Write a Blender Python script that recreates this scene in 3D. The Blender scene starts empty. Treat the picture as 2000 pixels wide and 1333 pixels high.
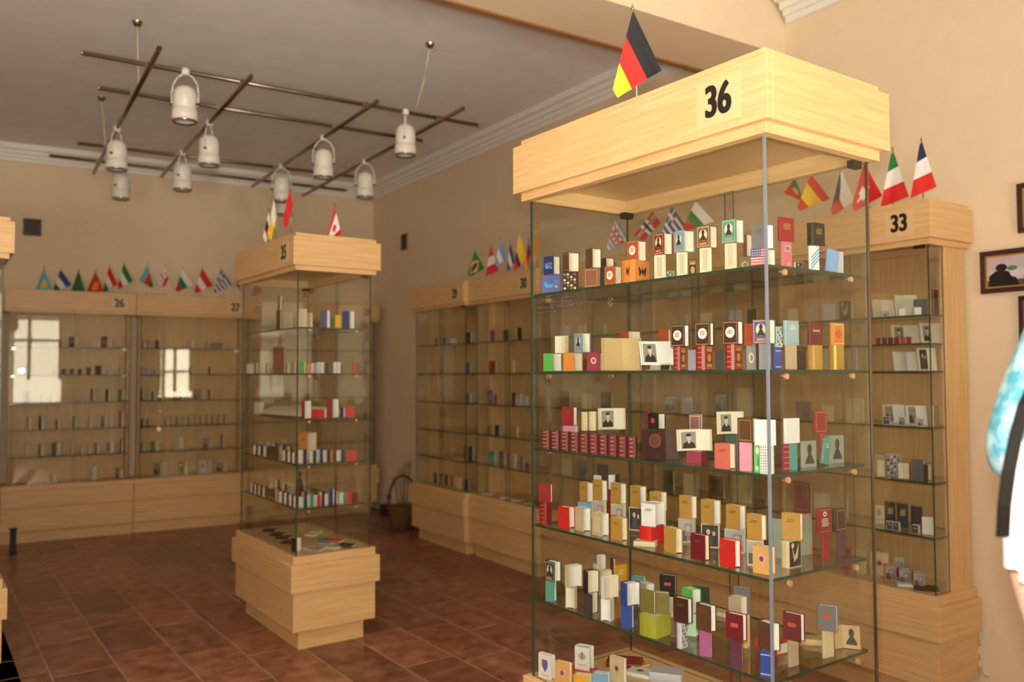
import bpy, bmesh, math, random
from mathutils import Vector, Matrix
random.seed(7)
S = bpy.context.scene
COL = S.collection
# ------------------------------------------------------------------ camera
F = 1630.0
YAW, PITCH, ROLL = math.radians(-35.6081), math.radians(2.287), math.radians(-0.1812)
CAM = Vector((0, 0, 1.5))
FW = Vector((-math.sin(YAW)*math.cos(PITCH), math.cos(YAW)*math.cos(PITCH), math.sin(PITCH)))
_r0 = Vector((math.cos(YAW), math.sin(YAW), 0)); _u0 = _r0.cross(FW)
RT = _r0*math.cos(ROLL)+_u0*math.sin(ROLL); UP = -_r0*math.sin(ROLL)+_u0*math.cos(ROLL)
GF = Vector((FW.x, FW.y, 0)).normalized(); GR = Vector((GF.y, -GF.x, 0))
cd = bpy.data.cameras.new('camera'); cam = bpy.data.objects.new('camera', cd); COL.objects.link(cam)
cd.sensor_width = 36; cd.lens = 36*F/2000; cd.clip_start = .05
cam.matrix_world = Matrix(((RT.x, UP.x, -FW.x, 0), (RT.y, UP.y, -FW.y, 0), (RT.z, UP.z, -FW.z, 1.5), (0, 0, 0, 1)))
cd.dof.use_dof = True; cd.dof.focus_distance = 2.35; cd.dof.aperture_fstop = 2.6
S.camera = cam
# ------------------------------------------------------------------ render look
S.view_settings.view_transform = 'Standard'; S.view_settings.look = 'None'
S.view_settings.gamma = 1; S.view_settings.use_curve_mapping = False
S.view_settings.exposure = -0.08
try:
    S.cycles.transparent_max_bounces = 28; S.cycles.max_bounces = 6
    S.cycles.diffuse_bounces = 4; S.cycles.glossy_bounces = 2; S.cycles.use_adaptive_sampling = True; S.cycles.adaptive_threshold = .07; S.cycles.adaptive_min_samples = 16
    S.cycles.sample_clamp_indirect = 6
except Exception: pass
# ------------------------------------------------------------------ light: sky outside and daylight through the windows
W = bpy.data.worlds.new('sky'); S.world = W; W.use_nodes = True
W.node_tree.nodes['Background'].inputs[0].default_value = (.85, .9, 1, 1)
W.node_tree.nodes['Background'].inputs[1].default_value = 1.0
FRONT_Y, LEFT_X, CEIL = -.75, -2.8, 3.65
def area(name, loc, rot, sx, sy, e, col=(1, .97, .93)):
    l = bpy.data.lights.new(name, 'AREA'); l.shape = 'RECTANGLE'; l.size = sx; l.size_y = sy; l.energy = e; l.color = col
    o = bpy.data.objects.new(name, l); COL.objects.link(o); o.location = loc; o.rotation_euler = rot
    return o
# window openings: front wall (x0,x1,z0,z1), left wall (y0,y1,z0,z1), right wall (y0,y1,z0,z1)
WIN_F = [(-1.75, -.75, .9, 2.7), (-.5, .6, .9, 2.7), (2.3, 2.95, 1.0, 2.1)]
WIN_L = [(.3, 1.7, .9, 2.7)]
WIN_R = []
EF, EL, ER = 48, 14, 40
for k, (a, b, c, d) in enumerate(WIN_F):
    area('daylight_front', ((a+b)/2, FRONT_Y-.32, (c+d)/2), (math.radians(118), 0, 0), b-a, d-c, EF*(1.3, 1.2, .6)[k], (1, .85, .6))
for k, (a, b, c, d) in enumerate(WIN_L):
    area('daylight_left', (LEFT_X-.32, (a+b)/2, (c+d)/2), (0, math.radians(-118), 0), d-c, b-a, EL)
for k, (a, b, c, d) in enumerate(WIN_R):
    area('daylight_right', (4.35, (a+b)/2, (c+d)/2), (0, math.radians(90), 0), d-c, b-a, ER)
# added unseen uplight outside the front windows, brightens ceiling and upper walls
area('ceiling_uplight', (.4, -2.75, .2), (math.radians(150), 0, 0), 6.4, 2.6, 2450, (1, .94, .86))
# the camera's own flash, above the lens
fl_ = area('camera_flash', CAM+Vector((0, 0, .09))+FW*.02, (0, 0, 0), .07, .035, 42, (1, .99, .97))
fl_.rotation_euler = FW.to_track_quat('-Z', 'Y').to_euler()
# ------------------------------------------------------------------ helpers
def ray(px, py): return FW + RT*((px-1000)/F) - UP*((py-666.5)/F)
def hit(px, py, P0, n):
    d = ray(px, py); n = Vector(n); return CAM + d*((Vector(P0)-CAM).dot(n)/d.dot(n))
def hitz(px, py, z): return hit(px, py, (0, 0, z), (0, 0, 1))
def depth(p): return (Vector(p)-CAM).dot(FW)
def lin(c): c = c/255; return c/12.92 if c <= .04045 else ((c+.055)/1.055)**2.4
MATS = {}
def nmat(name):
    m = bpy.data.materials.new(name); m.use_nodes = True; return m, m.node_tree.nodes, m.node_tree.links, m.node_tree.nodes['Principled BSDF']
def plain(rgb, rough=.55, metal=0, key=None, var=.06):
    """flat colour with a slight procedural mottling"""
    k = key or ('plain', tuple(rgb), rough, metal)
    if k in MATS: return MATS[k]
    m, N, L, P = nmat('paint_%02x%02x%02x' % tuple(int(c) for c in rgb))
    c = [lin(v) for v in rgb]
    if metal:
        P.inputs['Base Color'].default_value = (*c, 1)
    else:
        n = N.new('ShaderNodeTexNoise'); n.inputs['Scale'].default_value = 60; n.inputs['Detail'].default_value = 2
        tc = N.new('ShaderNodeTexCoord'); L.new(tc.outputs['Object'], n.inputs['Vector'])
        mx = N.new('ShaderNodeMix'); mx.data_type = 'RGBA'
        mx.inputs[6].default_value = (*[v*(1-var) for v in c], 1); mx.inputs[7].default_value = (*[min(1, v*(1+var)) for v in c], 1)
        L.new(n.outputs['Fac'], mx.inputs[0]); L.new(mx.outputs[2], P.inputs['Base Color'])
    P.inputs['Roughness'].default_value = rough; P.inputs['Metallic'].default_value = metal
    MATS[k] = m; return m
def two(key, a, b, scale, rough=.5, vec=(1, 1, 1), detail=3, bump=0, ramp=(.35, .65)):
    if key in MATS: return MATS[key]
    m, N, L, P = nmat(key)
    tc = N.new('ShaderNodeTexCoord'); mp = N.new('ShaderNodeMapping'); mp.inputs['Scale'].default_value = vec
    n = N.new('ShaderNodeTexNoise'); n.inputs['Scale'].default_value = scale; n.inputs['Detail'].default_value = detail
    L.new(tc.outputs['Object'], mp.inputs['Vector']); L.new(mp.outputs[0], n.inputs['Vector'])
    r = N.new('ShaderNodeValToRGB'); r.color_ramp.elements[0].position = ramp[0]; r.color_ramp.elements[1].position = ramp[1]
    r.color_ramp.elements[0].color = (*[lin(v) for v in a], 1); r.color_ramp.elements[1].color = (*[lin(v) for v in b], 1)
    L.new(n.outputs['Fac'], r.inputs[0]); L.new(r.outputs[0], P.inputs['Base Color'])
    P.inputs['Roughness'].default_value = rough
    if bump:
        bp = N.new('ShaderNodeBump'); bp.inputs['Strength'].default_value = bump; bp.inputs['Distance'].default_value = .01
        L.new(n.outputs['Fac'], bp.inputs['Height']); L.new(bp.outputs[0], P.inputs['Normal'])
    MATS[key] = m; return m
WOOD = two('beech_laminate', (217, 174, 117), (230, 191, 137), 3, .38, (1.2, 1.2, 26), 5)
WOODV = two('beech_veneer_upright', (217, 174, 117), (230, 191, 137), 3, .38, (26, 26, 1.2), 5)
WALL = two('cream_wall_paint', (233, 212, 180), (236, 215, 183), 9, .75, bump=.01)
CEILM = two('ceiling_paint', (230, 228, 228), (236, 234, 234), 5, .8)
WHITE = plain((238, 234, 224), .35, key='white_enamel')
CHROME = plain((205, 200, 190), .18, 1, key='chrome'); STEEL = plain((150, 140, 125), .28, 1, key='brushed_steel')
STRIP = plain((160, 176, 196), .3, .6, key='corner_strip_metal'); BLACK = plain((22, 20, 20), .4); BRASS = plain((190, 150, 80), .3, 1, key='brass')
COPPER = plain((235, 190, 150), .35, .7, key='pin_head')
PAGE = two('page_edges', (226, 216, 190), (240, 232, 210), 30, .8, (40, 40, .4), 2)
PAGEW = two('page_edges_white', (232, 230, 224), (246, 244, 240), 30, .8, (40, 40, .4), 2)
GOLD = plain((214, 178, 104), .35, .5, key='gilt')
def glass(key='pane_glass', tint=(.955, .965, .945), ior=1.5):
    if key in MATS: return MATS[key]
    m = bpy.data.materials.new(key); m.use_nodes = True; N = m.node_tree.nodes; L = m.node_tree.links; N.clear()
    o = N.new('ShaderNodeOutputMaterial'); t = N.new('ShaderNodeBsdfTransparent'); t.inputs[0].default_value = (*tint, 1)
    g = N.new('ShaderNodeBsdfGlossy'); g.inputs['Roughness'].default_value = .01; g.inputs[0].default_value = (1, 1, 1, 1)
    lw = N.new('ShaderNodeLayerWeight'); lw.inputs[0].default_value = .5
    pw = N.new('ShaderNodeMath'); pw.operation = 'POWER'; pw.inputs[1].default_value = 5; L.new(lw.outputs['Facing'], pw.inputs[0])
    fr = N.new('ShaderNodeMath'); fr.operation = 'MULTIPLY_ADD'; fr.inputs[1].default_value = .96; fr.inputs[2].default_value = .04; L.new(pw.outputs[0], fr.inputs[0])
    x = N.new('ShaderNodeMixShader'); L.new(fr.outputs[0], x.inputs[0]); L.new(t.outputs[0], x.inputs[1]); L.new(g.outputs[0], x.inputs[2]); L.new(x.outputs[0], o.inputs[0])
    MATS[key] = m; return m
GLASS = glass(); SHELFG = glass('shelf_glass', (.9, .94, .9), 1.5)
EDGE = plain((52, 70, 52), .25, key='glass_edge'); ACRYL = glass('clear_acrylic', (.93, .95, .95))
def link(name, me, mats, parent=None, loc=(0, 0, 0), rot=(0, 0, 0)):
    o = bpy.data.objects.new(name, me); COL.objects.link(o)
    if mats is not None and not me.materials:
        for m in (mats if isinstance(mats, (list, tuple)) else [mats]): me.materials.append(m)
    o.parent = parent; o.location = loc; o.rotation_euler = rot; return o
def mesh(name, vs, fs, mi=None, smooth=False):
    me = bpy.data.meshes.new(name); me.from_pydata([tuple(v) for v in vs], [], fs)
    if mi: me.polygons.foreach_set('material_index', mi)
    if smooth: me.polygons.foreach_set('use_smooth', [True]*len(me.polygons))
    me.update(); return me
BF = [(0, 3, 2, 1), (4, 5, 6, 7), (0, 1, 5, 4), (1, 2, 6, 5), (2, 3, 7, 6), (3, 0, 4, 7)]
def boxv(a, b):
    return [(a[0], a[1], a[2]), (b[0], a[1], a[2]), (b[0], b[1], a[2]), (a[0], b[1], a[2]), (a[0], a[1], b[2]), (b[0], a[1], b[2]), (b[0], b[1], b[2]), (a[0], b[1], b[2])]
def boxes(name, lst, mats, parent=None, bevel=0, mi=None, loc=(0, 0, 0), rot=(0, 0, 0)):
    vs, fs, ml = [], [], []
    for k, (a, b) in enumerate(lst):
        o = len(vs); vs += boxv(a, b); fs += [tuple(i+o for i in f) for f in BF]; ml += [mi[k] if mi else 0]*6
    me = mesh(name, vs, fs, ml)
    if bevel:
        bm = bmesh.new(); bm.from_mesh(me); bmesh.ops.bevel(bm, geom=bm.edges[:], offset=bevel, segments=1, affect='EDGES'); bm.to_mesh(me); bm.free()
    return link(name, me, mats, parent, loc, rot)
def tubev(p, q, r, n=8, r2=None):
    p, q = Vector(p), Vector(q); d = (q-p).normalized(); a = d.orthogonal().normalized(); b = d.cross(a); r2 = r if r2 is None else r2
    vs = [p+(a*math.cos(t)+b*math.sin(t))*r for t in [2*math.pi*i/n for i in range(n)]]+[q+(a*math.cos(t)+b*math.sin(t))*r2 for t in [2*math.pi*i/n for i in range(n)]]
    fs = [(i, (i+1) % n, n+(i+1) % n, n+i) for i in range(n)]+[tuple(range(n))[::-1], tuple(range(n, 2*n))]
    return vs, fs
def tubes(name, segs, mat, parent=None, n=8, smooth=True):
    vs, fs = [], []
    for s in segs:
        v, f = tubev(*s[:3], n=n, r2=s[3] if len(s) > 3 else None); o = len(vs); vs += v; fs += [tuple(i+o for i in g) for g in f]
    me = mesh(name, vs, fs)
    if smooth:
        for p in me.polygons: p.use_smooth = len(p.vertices) == 4
    return link(name, me, mat, parent)
def lathe(name, prof, mats, parent=None, n=20, loc=(0, 0, 0), mi=None, rot=(0, 0, 0)):
    vs, fs, ml = [], [], []
    for (r, z) in prof: vs += [(r*math.cos(2*math.pi*i/n), r*math.sin(2*math.pi*i/n), z) for i in range(n)]
    for k in range(len(prof)-1):
        for i in range(n): fs.append((k*n+i, k*n+(i+1) % n, (k+1)*n+(i+1) % n, (k+1)*n+i)); ml.append(mi[k] if mi else 0)
    return link(name, mesh(name, vs, fs, ml, True), mats, parent, loc, rot)
def empty(name, loc=(0, 0, 0), rz=0):
    o = bpy.data.objects.new(name, None); COL.objects.link(o); o.location = loc; o.rotation_euler = (0, 0, rz); o.empty_display_size = .05; return o
def tag(o, label, cat, group=None):
    o['label'] = label; o['category'] = cat
    if group: o['group'] = group
    return o
def struct(o, label=None):
    o['kind'] = 'structure'
    if label: o['label'] = label
    return o
def text_mesh(txt, size, depth_=.001, offset=.0, sx=1.0):
    c = bpy.data.curves.new('lettering', 'FONT'); c.body = txt; c.size = size; c.extrude = depth_; c.offset = offset; c.align_x = 'CENTER'; c.align_y = 'CENTER'
    o = bpy.data.objects.new('lettering', c); COL.objects.link(o); dg = bpy.context.evaluated_depsgraph_get()
    me = bpy.data.meshes.new_from_object(o.evaluated_get(dg)); bpy.data.objects.remove(o); bpy.data.curves.remove(c)
    for v in me.vertices: v.co.x *= sx
    me.materials.clear(); return me
# ------------------------------------------------------------------ room
# right wall line: x = 4.0 + .037*(y-1.9); back wall line: y = 8.97 - .09*(x-.9)
def xr(y): return 4.0+.037*(y-1.9)
def yb(x): return 8.97-.09*(x-.9)
def solve_corner():
    x = 4.2
    for _ in range(20): x = xr(yb(x))
    return x, yb(x)
CX, CY = solve_corner()
T = .3
def wall_slab(name, pts, z0, z1, mat=WALL, label=None):
    """pts: 4 plan corners"""
    vs = [(x, y, z) for z in (z0, z1) for x, y in pts]
    return struct(link(name, mesh(name, vs, BF), mat), label)
def wall_open(name, along, const0, const1, a0, a1, wins, mat=WALL, label=None):
    """straight wall along 'x' or 'y' with rectangular window openings"""
    L = []
    def add(p, q, z0, z1):
        if q-p > 1e-4 and z1-z0 > 1e-4:
            L.append(((p, const0, z0), (q, const1, z1)) if along == 'x' else ((const0, p, z0), (const1, q, z1)))
    cur = a0
    for (p, q, z0, z1) in sorted(wins):
        add(cur, p, 0, CEIL); add(p, q, 0, z0); add(p, q, z1, CEIL); cur = q
    add(cur, a1, 0, CEIL)
    return struct(boxes(name, L, mat), label)
wall_slab('wall_back', [(LEFT_X-T, yb(LEFT_X-T)), (CX+T, yb(CX+T)), (CX+T, yb(CX+T)+T), (LEFT_X-T, yb(LEFT_X-T)+T)], 0, CEIL)
wall_slab('wall_right', [(xr(1.45), 1.45), (xr(1.45)+T, 1.45), (CX+T+.02, CY+.05), (CX, CY)], 0, CEIL)
wall_open('wall_right_near', 'y', xr(1.45), xr(1.45)+T, FRONT_Y-T, 1.45, WIN_R)
wall_open('wall_front', 'x', FRONT_Y-T, FRONT_Y, LEFT_X-T, xr(1.45), WIN_F)
wall_open('wall_left', 'y', LEFT_X-T, LEFT_X, FRONT_Y, yb(LEFT_X), WIN_L)
struct(boxes('ceiling', [((LEFT_X-T, FRONT_Y-T, CEIL), (CX+T, 9.7, CEIL+.2))], CEILM))
# windows: frame, sash bars and a pane, each window a piece of the setting
WFR = plain((120, 78, 48), .5)
def window(k, along, c, sgn, a, b, z0, z1):
    def P(u0, u1, w0, w1, zz0, zz1): return ((u0, w0, zz0), (u1, w1, zz1)) if along == 'x' else ((w0, u0, zz0), (w1, u1, zz1))
    w0, w1 = sorted((c+sgn*.12, c+sgn*.18)); m = (a+b)/2
    fr = struct(boxes('window_%d' % k, [P(a, a+.06, w0, w1, z0, z1), P(b-.06, b, w0, w1, z0, z1), P(a+.06, b-.06, w0, w1, z0, z0+.06), P(a+.06, b-.06, w0, w1, z1-.06, z1)], WFR))
    boxes('sash_bar', [P(m-.03, m+.03, w0, w1, z0+.06, z1-.06)], WFR, fr); boxes('sash_bar', [P(a+.06, m-.03, w0, w1, z1-.55, z1-.5), P(m+.03, b-.06, w0, w1, z1-.55, z1-.5)], WFR, fr)
    g0, g1 = sorted((c+sgn*.145, c+sgn*.151)); boxes('pane', [P(a+.06, b-.06, g0, g1, z0+.06, z1-.06)], GLASS, fr)
kk = 1
for w in WIN_F: window(kk, 'x', FRONT_Y, -1, *w); kk += 1
for w in WIN_L: window(kk, 'y', LEFT_X, -1, *w); kk += 1
for w in WIN_R: window(kk, 'y', xr(1.45), 1, *w); kk += 1
# beam across the room, ceiling moulding
BM = [(LEFT_X, 3.24), (4.10, 2.93), (4.10, 3.38), (LEFT_X, 3.70)]
wall_slab('trim_1', BM, 3.33, CEIL, WALL, 'plastered ceiling beam crossing the room')
struct(link('trim_2', mesh('trim_2', [(x, y, z) for z in (3.318, 3.33) for x, y in [(LEFT_X, 3.64), (4.1, 3.34), (4.1, 3.38), (LEFT_X, 3.70)]], BF), plain((150, 108, 66), .6)), 'brown edge strip under the ceiling beam')
MOULD = plain((240, 236, 230), .6)
def mould(name, p, q, nrm):
    """stepped plaster moulding between plan points p,q; nrm points into the room"""
    steps = [(.03, 3.50, 3.535), (.055, 3.535, 3.565), (.085, 3.565, 3.60), (.13, 3.60, CEIL)]
    vs, fs = [], []
    for w, z0, z1 in steps:
        o = len(vs); a, b = Vector((*p, 0)), Vector((*q, 0)); n = Vector((*nrm, 0)).normalized()
        for z in (z0, z1): vs += [a+Vector((0, 0, z)), b+Vector((0, 0, z)), b+n*w+Vector((0, 0, z)), a+n*w+Vector((0, 0, z))]
        fs += [tuple(i+o for i in f) for f in BF]
    return struct(link(name, mesh(name, vs, fs), MOULD))
mould('trim_3', (LEFT_X, yb(LEFT_X)), (CX, CY), (-.09, -1))
mould('trim_4', (CX, CY), (xr(3.37), 3.37), (-1, .037))
mould('trim_5', (xr(2.9), 2.9), (xr(1.45), 1.45), (-1, .037))
# floor: grout bed and stone tiles
fl = struct(boxes('floor', [((LEFT_X-T, FRONT_Y-T, -.2), (CX+T, 9.7, -.003))], two('floor_grout', (168, 140, 120), (186, 156, 136), 14, .6)))
def tile_mat():
    m, N, L, P = nmat('red_travertine')
    tc = N.new('ShaderNodeTexCoord'); oi = N.new('ShaderNodeObjectInfo')
    add = N.new('ShaderNodeVectorMath'); add.operation = 'ADD'; sc = N.new('ShaderNodeVectorMath'); sc.operation = 'SCALE'; sc.inputs['Scale'].default_value = 37
    cb = N.new('ShaderNodeCombineXYZ'); L.new(oi.outputs['Random'], cb.inputs[0]); L.new(oi.outputs['Random'], cb.inputs[1]); L.new(cb.outputs[0], sc.inputs[0])
    L.new(tc.outputs['Object'], add.inputs[0]); L.new(sc.outputs[0], add.inputs[1])
    n = N.new('ShaderNodeTexNoise'); n.inputs['Scale'].default_value = 9; n.inputs['Detail'].default_value = 6; n.inputs['Roughness'].default_value = .65; L.new(add.outputs[0], n.inputs['Vector'])
    r = N.new('ShaderNodeValToRGB'); e = r.color_ramp.elements; e[0].position = .3; e[1].position = .72
    e[0].color = (lin(108), lin(60), lin(42), 1); e[1].color = (lin(184), lin(132), lin(106), 1); x = e.new(.5); x.color = (lin(150), lin(94), lin(68), 1)
    L.new(n.outputs['Fac'], r.inputs[0])
    hv = N.new('ShaderNodeHueSaturation'); mr = N.new('ShaderNodeMapRange'); mr.inputs[3].default_value = .72; mr.inputs[4].default_value = 1.22
    L.new(oi.outputs['Random'], mr.inputs[0]); L.new(mr.outputs[0], hv.inputs['Value']); L.new(r.outputs[0], hv.inputs['Color']); L.new(hv.outputs[0], P.inputs['Base Color'])
    mr2 = N.new('ShaderNodeMapRange'); mr2.inputs[3].default_value = .22; mr2.inputs[4].default_value = .42; L.new(n.outputs['Fac'], mr2.inputs[0]); L.new(mr2.outputs[0], P.inputs['Roughness'])
    return m
TILE = tile_mat(); tm = {}
def tile_mesh(w, l):
    k = (round(w, 3), round(l, 3))
    if k not in tm:
        c = .003; v = [(-w/2, -l/2, -.02), (w/2, -l/2, -.02), (w/2, l/2, -.02), (-w/2, l/2, -.02)]
        v += [(-w/2, -l/2, -c*.7), (w/2, -l/2, -c*.7), (w/2, l/2, -c*.7), (-w/2, l/2, -c*.7), (-w/2+c, -l/2+c, 0), (w/2-c, -l/2+c, 0), (w/2-c, l/2-c, 0), (-w/2+c, l/2-c, 0)]
        f = [(0, 1, 5, 4), (1, 2, 6, 5), (2, 3, 7, 6), (3, 0, 4, 7), (4, 5, 9, 8), (5, 6, 10, 9), (6, 7, 11, 10), (7, 4, 8, 11), (8, 9, 10, 11)]
        me = mesh('tile', v, f); me.materials.append(TILE); tm[k] = me
    return tm[k]
G = .009
offs = [0, .33, .66, .29, .61, .13, .55, .2, .4]
row = 0; x = .29; rest = []
while x < 4.25:
    y = 2.0+offs[row % 9]*.61-.61
    k = 0
    while y < 9.0:
        l = (.61, .61, .61, .42, .61, .61, .3)[(row*3+k) % 7]
        o = link('tile', tile_mesh(.297-G, l-G), None, fl, (x+.15, y+l/2, 0)); y += l; k += 1
    x += .297; row += 1
for i in range(11):           # tiles outside the view
    for j in range(8):
        if -2.8+i*.297 < .28: rest.append((-2.8+i*.297, 2+j*.9))
rest += [(-2.8+i*.297, -2.6+j*.61) for i in range(24) for j in range(7) if -2.6+j*.61 < 1.4 and -2.6+j*.61 > -1.1]
vs, fs = [], []
for (x, y) in rest:
    o = len(vs); l = .9 if y >= 2 else .61; vs += boxv((x, y, -.02), (x+.297-G, y+l-G, 0)); fs += [tuple(i+o for i in f) for f in BF]
st = link('tiles_out_of_view', mesh('tiles', vs, fs), TILE, fl); st['kind'] = 'stuff'
# ------------------------------------------------------------------ display cases
OC, OF, OP = .0226, .0423, -.0271
ZT, ZFT, ZFB, ZCB, ZP, ZPB, Z1, Z2 = 2.2827, 2.2599, 2.1033, 2.0767, .5156, .4714, .323, .1113
SH = [1.7651, 1.5092, 1.2571, 1.0085, .7668]
LF, DF = .9434, .441
ORD = ['first', 'second', 'third', 'fourth', 'fifth', 'sixth', 'seventh', 'eighth', 'ninth', 'tenth', 'eleventh', 'twelfth', 'thirteenth', 'fourteenth', 'fifteenth', 'sixteenth', 'seventeenth', 'eighteenth', 'nineteenth', 'twentieth'] + ['%dth' % i for i in range(21, 60)]
CASES = {}
def ring(x0, x1, y0, y1, t):
    """plan rectangles of a four-board frame: two long boards, two end boards"""
    return [((x0, y0), (x0+t, y1)), ((x1-t, y0), (x1, y1)), ((x0+t, y0), (x1-t, y0+t)), ((x0+t, y1-t), (x1-t, y1))]
def pane(parent, a, b, name='glass_pane', thin=0):
    vs = boxv(a, b)
    dims = [b[i]-a[i] for i in range(3)]; thin = dims.index(min(dims))
    pair = {0: (3, 5), 1: (2, 4), 2: (0, 1)}[thin]
    return link(name, mesh(name, vs, BF, [0 if i in pair else 1 for i in range(6)]), [GLASS, EDGE], parent)
def shelf(parent, a, b):
    return link('glass_shelf', mesh('glass_shelf', boxv(a, b), BF, [0, 0, 1, 1, 1, 1]), [SHELFG, EDGE], parent)
PIN = {}
def pin(parent, x, y, z, inside):
    """screw-in shelf support through a pane; axis along local y"""
    if 'm' not in PIN:
        v, f = tubev((0, -.0035, 0), (0, .004, 0), .0075, 12); v2, f2 = tubev((0, .004, 0), (0, .013, 0), .005, 8)
        o = len(v); PIN['m'] = mesh('shelf_pin', v+v2, f+[tuple(i+o for i in g) for g in f2], [0]*len(f)+[1]*len(f2))
        PIN['m'].materials.append(COPPER); PIN['m'].materials.append(CHROME)
    return link('shelf_pin', PIN['m'], None, parent, (x, y, z), (0, 0, 0 if inside > 0 else math.pi))
def number(parent, txt, y, zc, big=True):
    pl = link('number_plate', mesh('number_plate', boxv((-OF-.0016, y-.07, zc-.058), (-OF-.0002, y+.07, zc+.058)), BF), plain((226, 190, 138), .3), parent)
    me = text_mesh(txt, .11, .0006, .0022, .76)
    bm = bmesh.new(); bm.from_mesh(me)
    for dx in (-.0024, .0024):
        m2 = me.copy(); m2.transform(Matrix.Translation((dx, 0, .0002 if dx > 0 else -.0002))); bm.from_mesh(m2)
    bm.to_mesh(me); bm.free()
    link('digits', me, BLACK, pl, (-OF-.0024, y, zc), (math.radians(90), 0, math.radians(-90)))
def case(num, label, loc, rz, L, D, free, shelves=SH, lights=3, step=(1, 1)):
    E = empty('display_case', (loc[0], loc[1], 0), rz); tag(E, label, 'display case', 'numbered wood and glass display cases')
    CASES[num] = dict(e=E, L=L, D=D, loc=Vector((loc[0], loc[1], 0)), rz=rz, sh=list(shelves)+[ZP], free=free)
    bx1 = (lambda o: D+o) if free else (lambda o: D)
    n0 = lambda o: -(o if step[0] else OF)      # near end, stepped or flush with the next case
    n1 = lambda o: L+(o if step[1] else OF)
    boxes('plinth', [((-OP, n0(OP), 0), (bx1(OP), n1(OP), Z2))], WOOD, E, .0015)
    boxes('lower_band', [((-OC, n0(OC), Z2), (bx1(OC), n1(OC), Z1))], WOOD, E, .0015)
    boxes('upper_band', [((-OF, n0(OF), Z1), (bx1(OF), n1(OF), ZPB))], WOOD, E, .0015)
    boxes('base_plate', [((-OC, n0(OC), ZPB), (bx1(OC), n1(OC), ZP))], WOOD, E, .0015)
    # cornice: core frame with a recessed soffit, four fascia boards
    t = .03
    boxes('cornice_frame', [((a[0], a[1], ZCB), (b[0], b[1], ZT)) for a, b in ring(-OC, bx1(OC), n0(OC), n1(OC), t)], WOOD, E, .001)
    boxes('soffit', [((-OC+t, -OC+t, ZCB+.05), (bx1(OC)-t, L+OC-t, ZCB+.066))], WOOD, E)
    boxes('top_board', [((-OC+t, -OC+t, ZT-.02), (bx1(OC)-t, L+OC-t, ZT-.001))], WOOD, E)
    w = OF-OC
    fb = [((-OF, -OF), (-OC, L+OF))]
    if step[0]: fb.append(((-OC, -OF), (bx1(OF), -OC)))
    if step[1]: fb.append(((-OC, L+OC), (bx1(OF), L+OF)))
    if free: fb.append(((D+OC, -OC), (D+OF, L+OC)))
    for a, b in fb: boxes('fascia_board', [((a[0], a[1], ZFB), (b[0], b[1], ZFT))], WOOD, E, .0012)
    number(E, str(num), .105, (ZFB+ZFT)/2)
    g = .005; z0, z1 = ZP, ZCB+.004
    if free:
        pane(E, (0, g, z0), (g, L-g, z1)); pane(E, (g, 0, z0), (D, g, z1)); pane(E, (g, L-g, z0), (D, L, z1))
        pane(E, (D-g, g, z0), (D, L*.5+.02, z1-.002), 'sliding_door'); pane(E, (D-2.4*g, L*.5-.02, z0), (D-1.4*g, L-g, z1-.002), 'sliding_door')
        boxes('corner_strip', [((-.0015, -.0015, z0), (.0045, .0045, z1-.004))], STRIP if num == 36 else EDGE, E)
        boxes('corner_strip', [((D-.004, -.0015, z0), (D+.001, .0035, z1-.004))], STEEL if num == 36 else EDGE, E)
        for x in (-.001, D-.003): boxes('corner_strip', [((x, L-.003, z0), (x+.004, L+.001, z1-.004))], EDGE, E)
        for z in shelves:
            shelf(E, (.008, .008, z-.008), (D-.03, L-.008, z))
            for x in (.07, D-.09):
                pin(E, x, 0, z-.0165, 1); pin(E, x, L, z-.0165, -1)
        boxes('lock', [((D-.05, .012, z1-.022), (D-.008, .03, z1-.002)), ((D-.03, .03, z1-.018), (D-.014, .036, z1-.004))], BLACK, E)
        boxes('lock', [((D-.05, L-.04, z1-.022), (D-.008, L-.014, z1-.002))], BLACK, E)
    else:
        e = .125
        boxes('back_panel', [((D-.014, 0, z0), (D-.002, L, z1))], WOODV, E)
        for y in (-.004, L-.018): boxes('side_panel', [((e, y, z0), (D-.014, y+.022, z1))], WOODV, E)
        h = L*.5
        pane(E, (0, 0, z0), (g, h-.012, z1), 'sliding_door'); pane(E, (g*1.3, h-.06, z0), (g*2.3, L-g, z1), 'sliding_door')
        pane(E, (g*2.4, 0, z0), (e, g, z1)); pane(E, (g*2.4, L-g, z0), (e, L, z1))
        for z in shelves:
            shelf(E, (.016, .008, z-.008), (D-.018, L-.008, z))
            for y in (.03, L-.03): boxes('shelf_bracket', [((D-.03, y-.012, z-.02), (D-.014, y+.012, z-.008))], CHROME, E)
        for k in range(lights):
            y = L*(k+.5)/lights
            lathe('downlight', [(.0, -.012), (.012, -.012), (.02, -.004), (.022, .0), (.022, .012)], CHROME, E, 12, (.09, y, z1+.036))
        boxes('lock', [((-.008, .01, z1-.016), (.0, .06, z1-.002))], BLACK, E)
    return E
def wpt(num, x, y, z=0):
    c = CASES[num]; co, si = math.cos(c['rz']), math.sin(c['rz']); return Vector((c['loc'].x+x*co-y*si, c['loc'].y+x*si+y*co, z))
def wloc(num, p):
    c = CASES[num]; d = Vector(p)-c['loc']; co, si = math.cos(c['rz']), math.sin(c['rz']); return d.x*co+d.y*si, -d.x*si+d.y*co
case(36, 'freestanding wood and glass case marked 36 filled with books, nearest to the viewer', (1.6634, 1.2696), 0, LF, DF, True)
case(35, 'freestanding wood and glass case in the middle of the tiled floor', (1.7069, 4.4045), 0, LF, DF, True)
case(34, 'freestanding case cut off by the left picture edge', (-.093, 4.79), 0, LF, DF, True)
TH = -.037
y = 1.9
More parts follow.
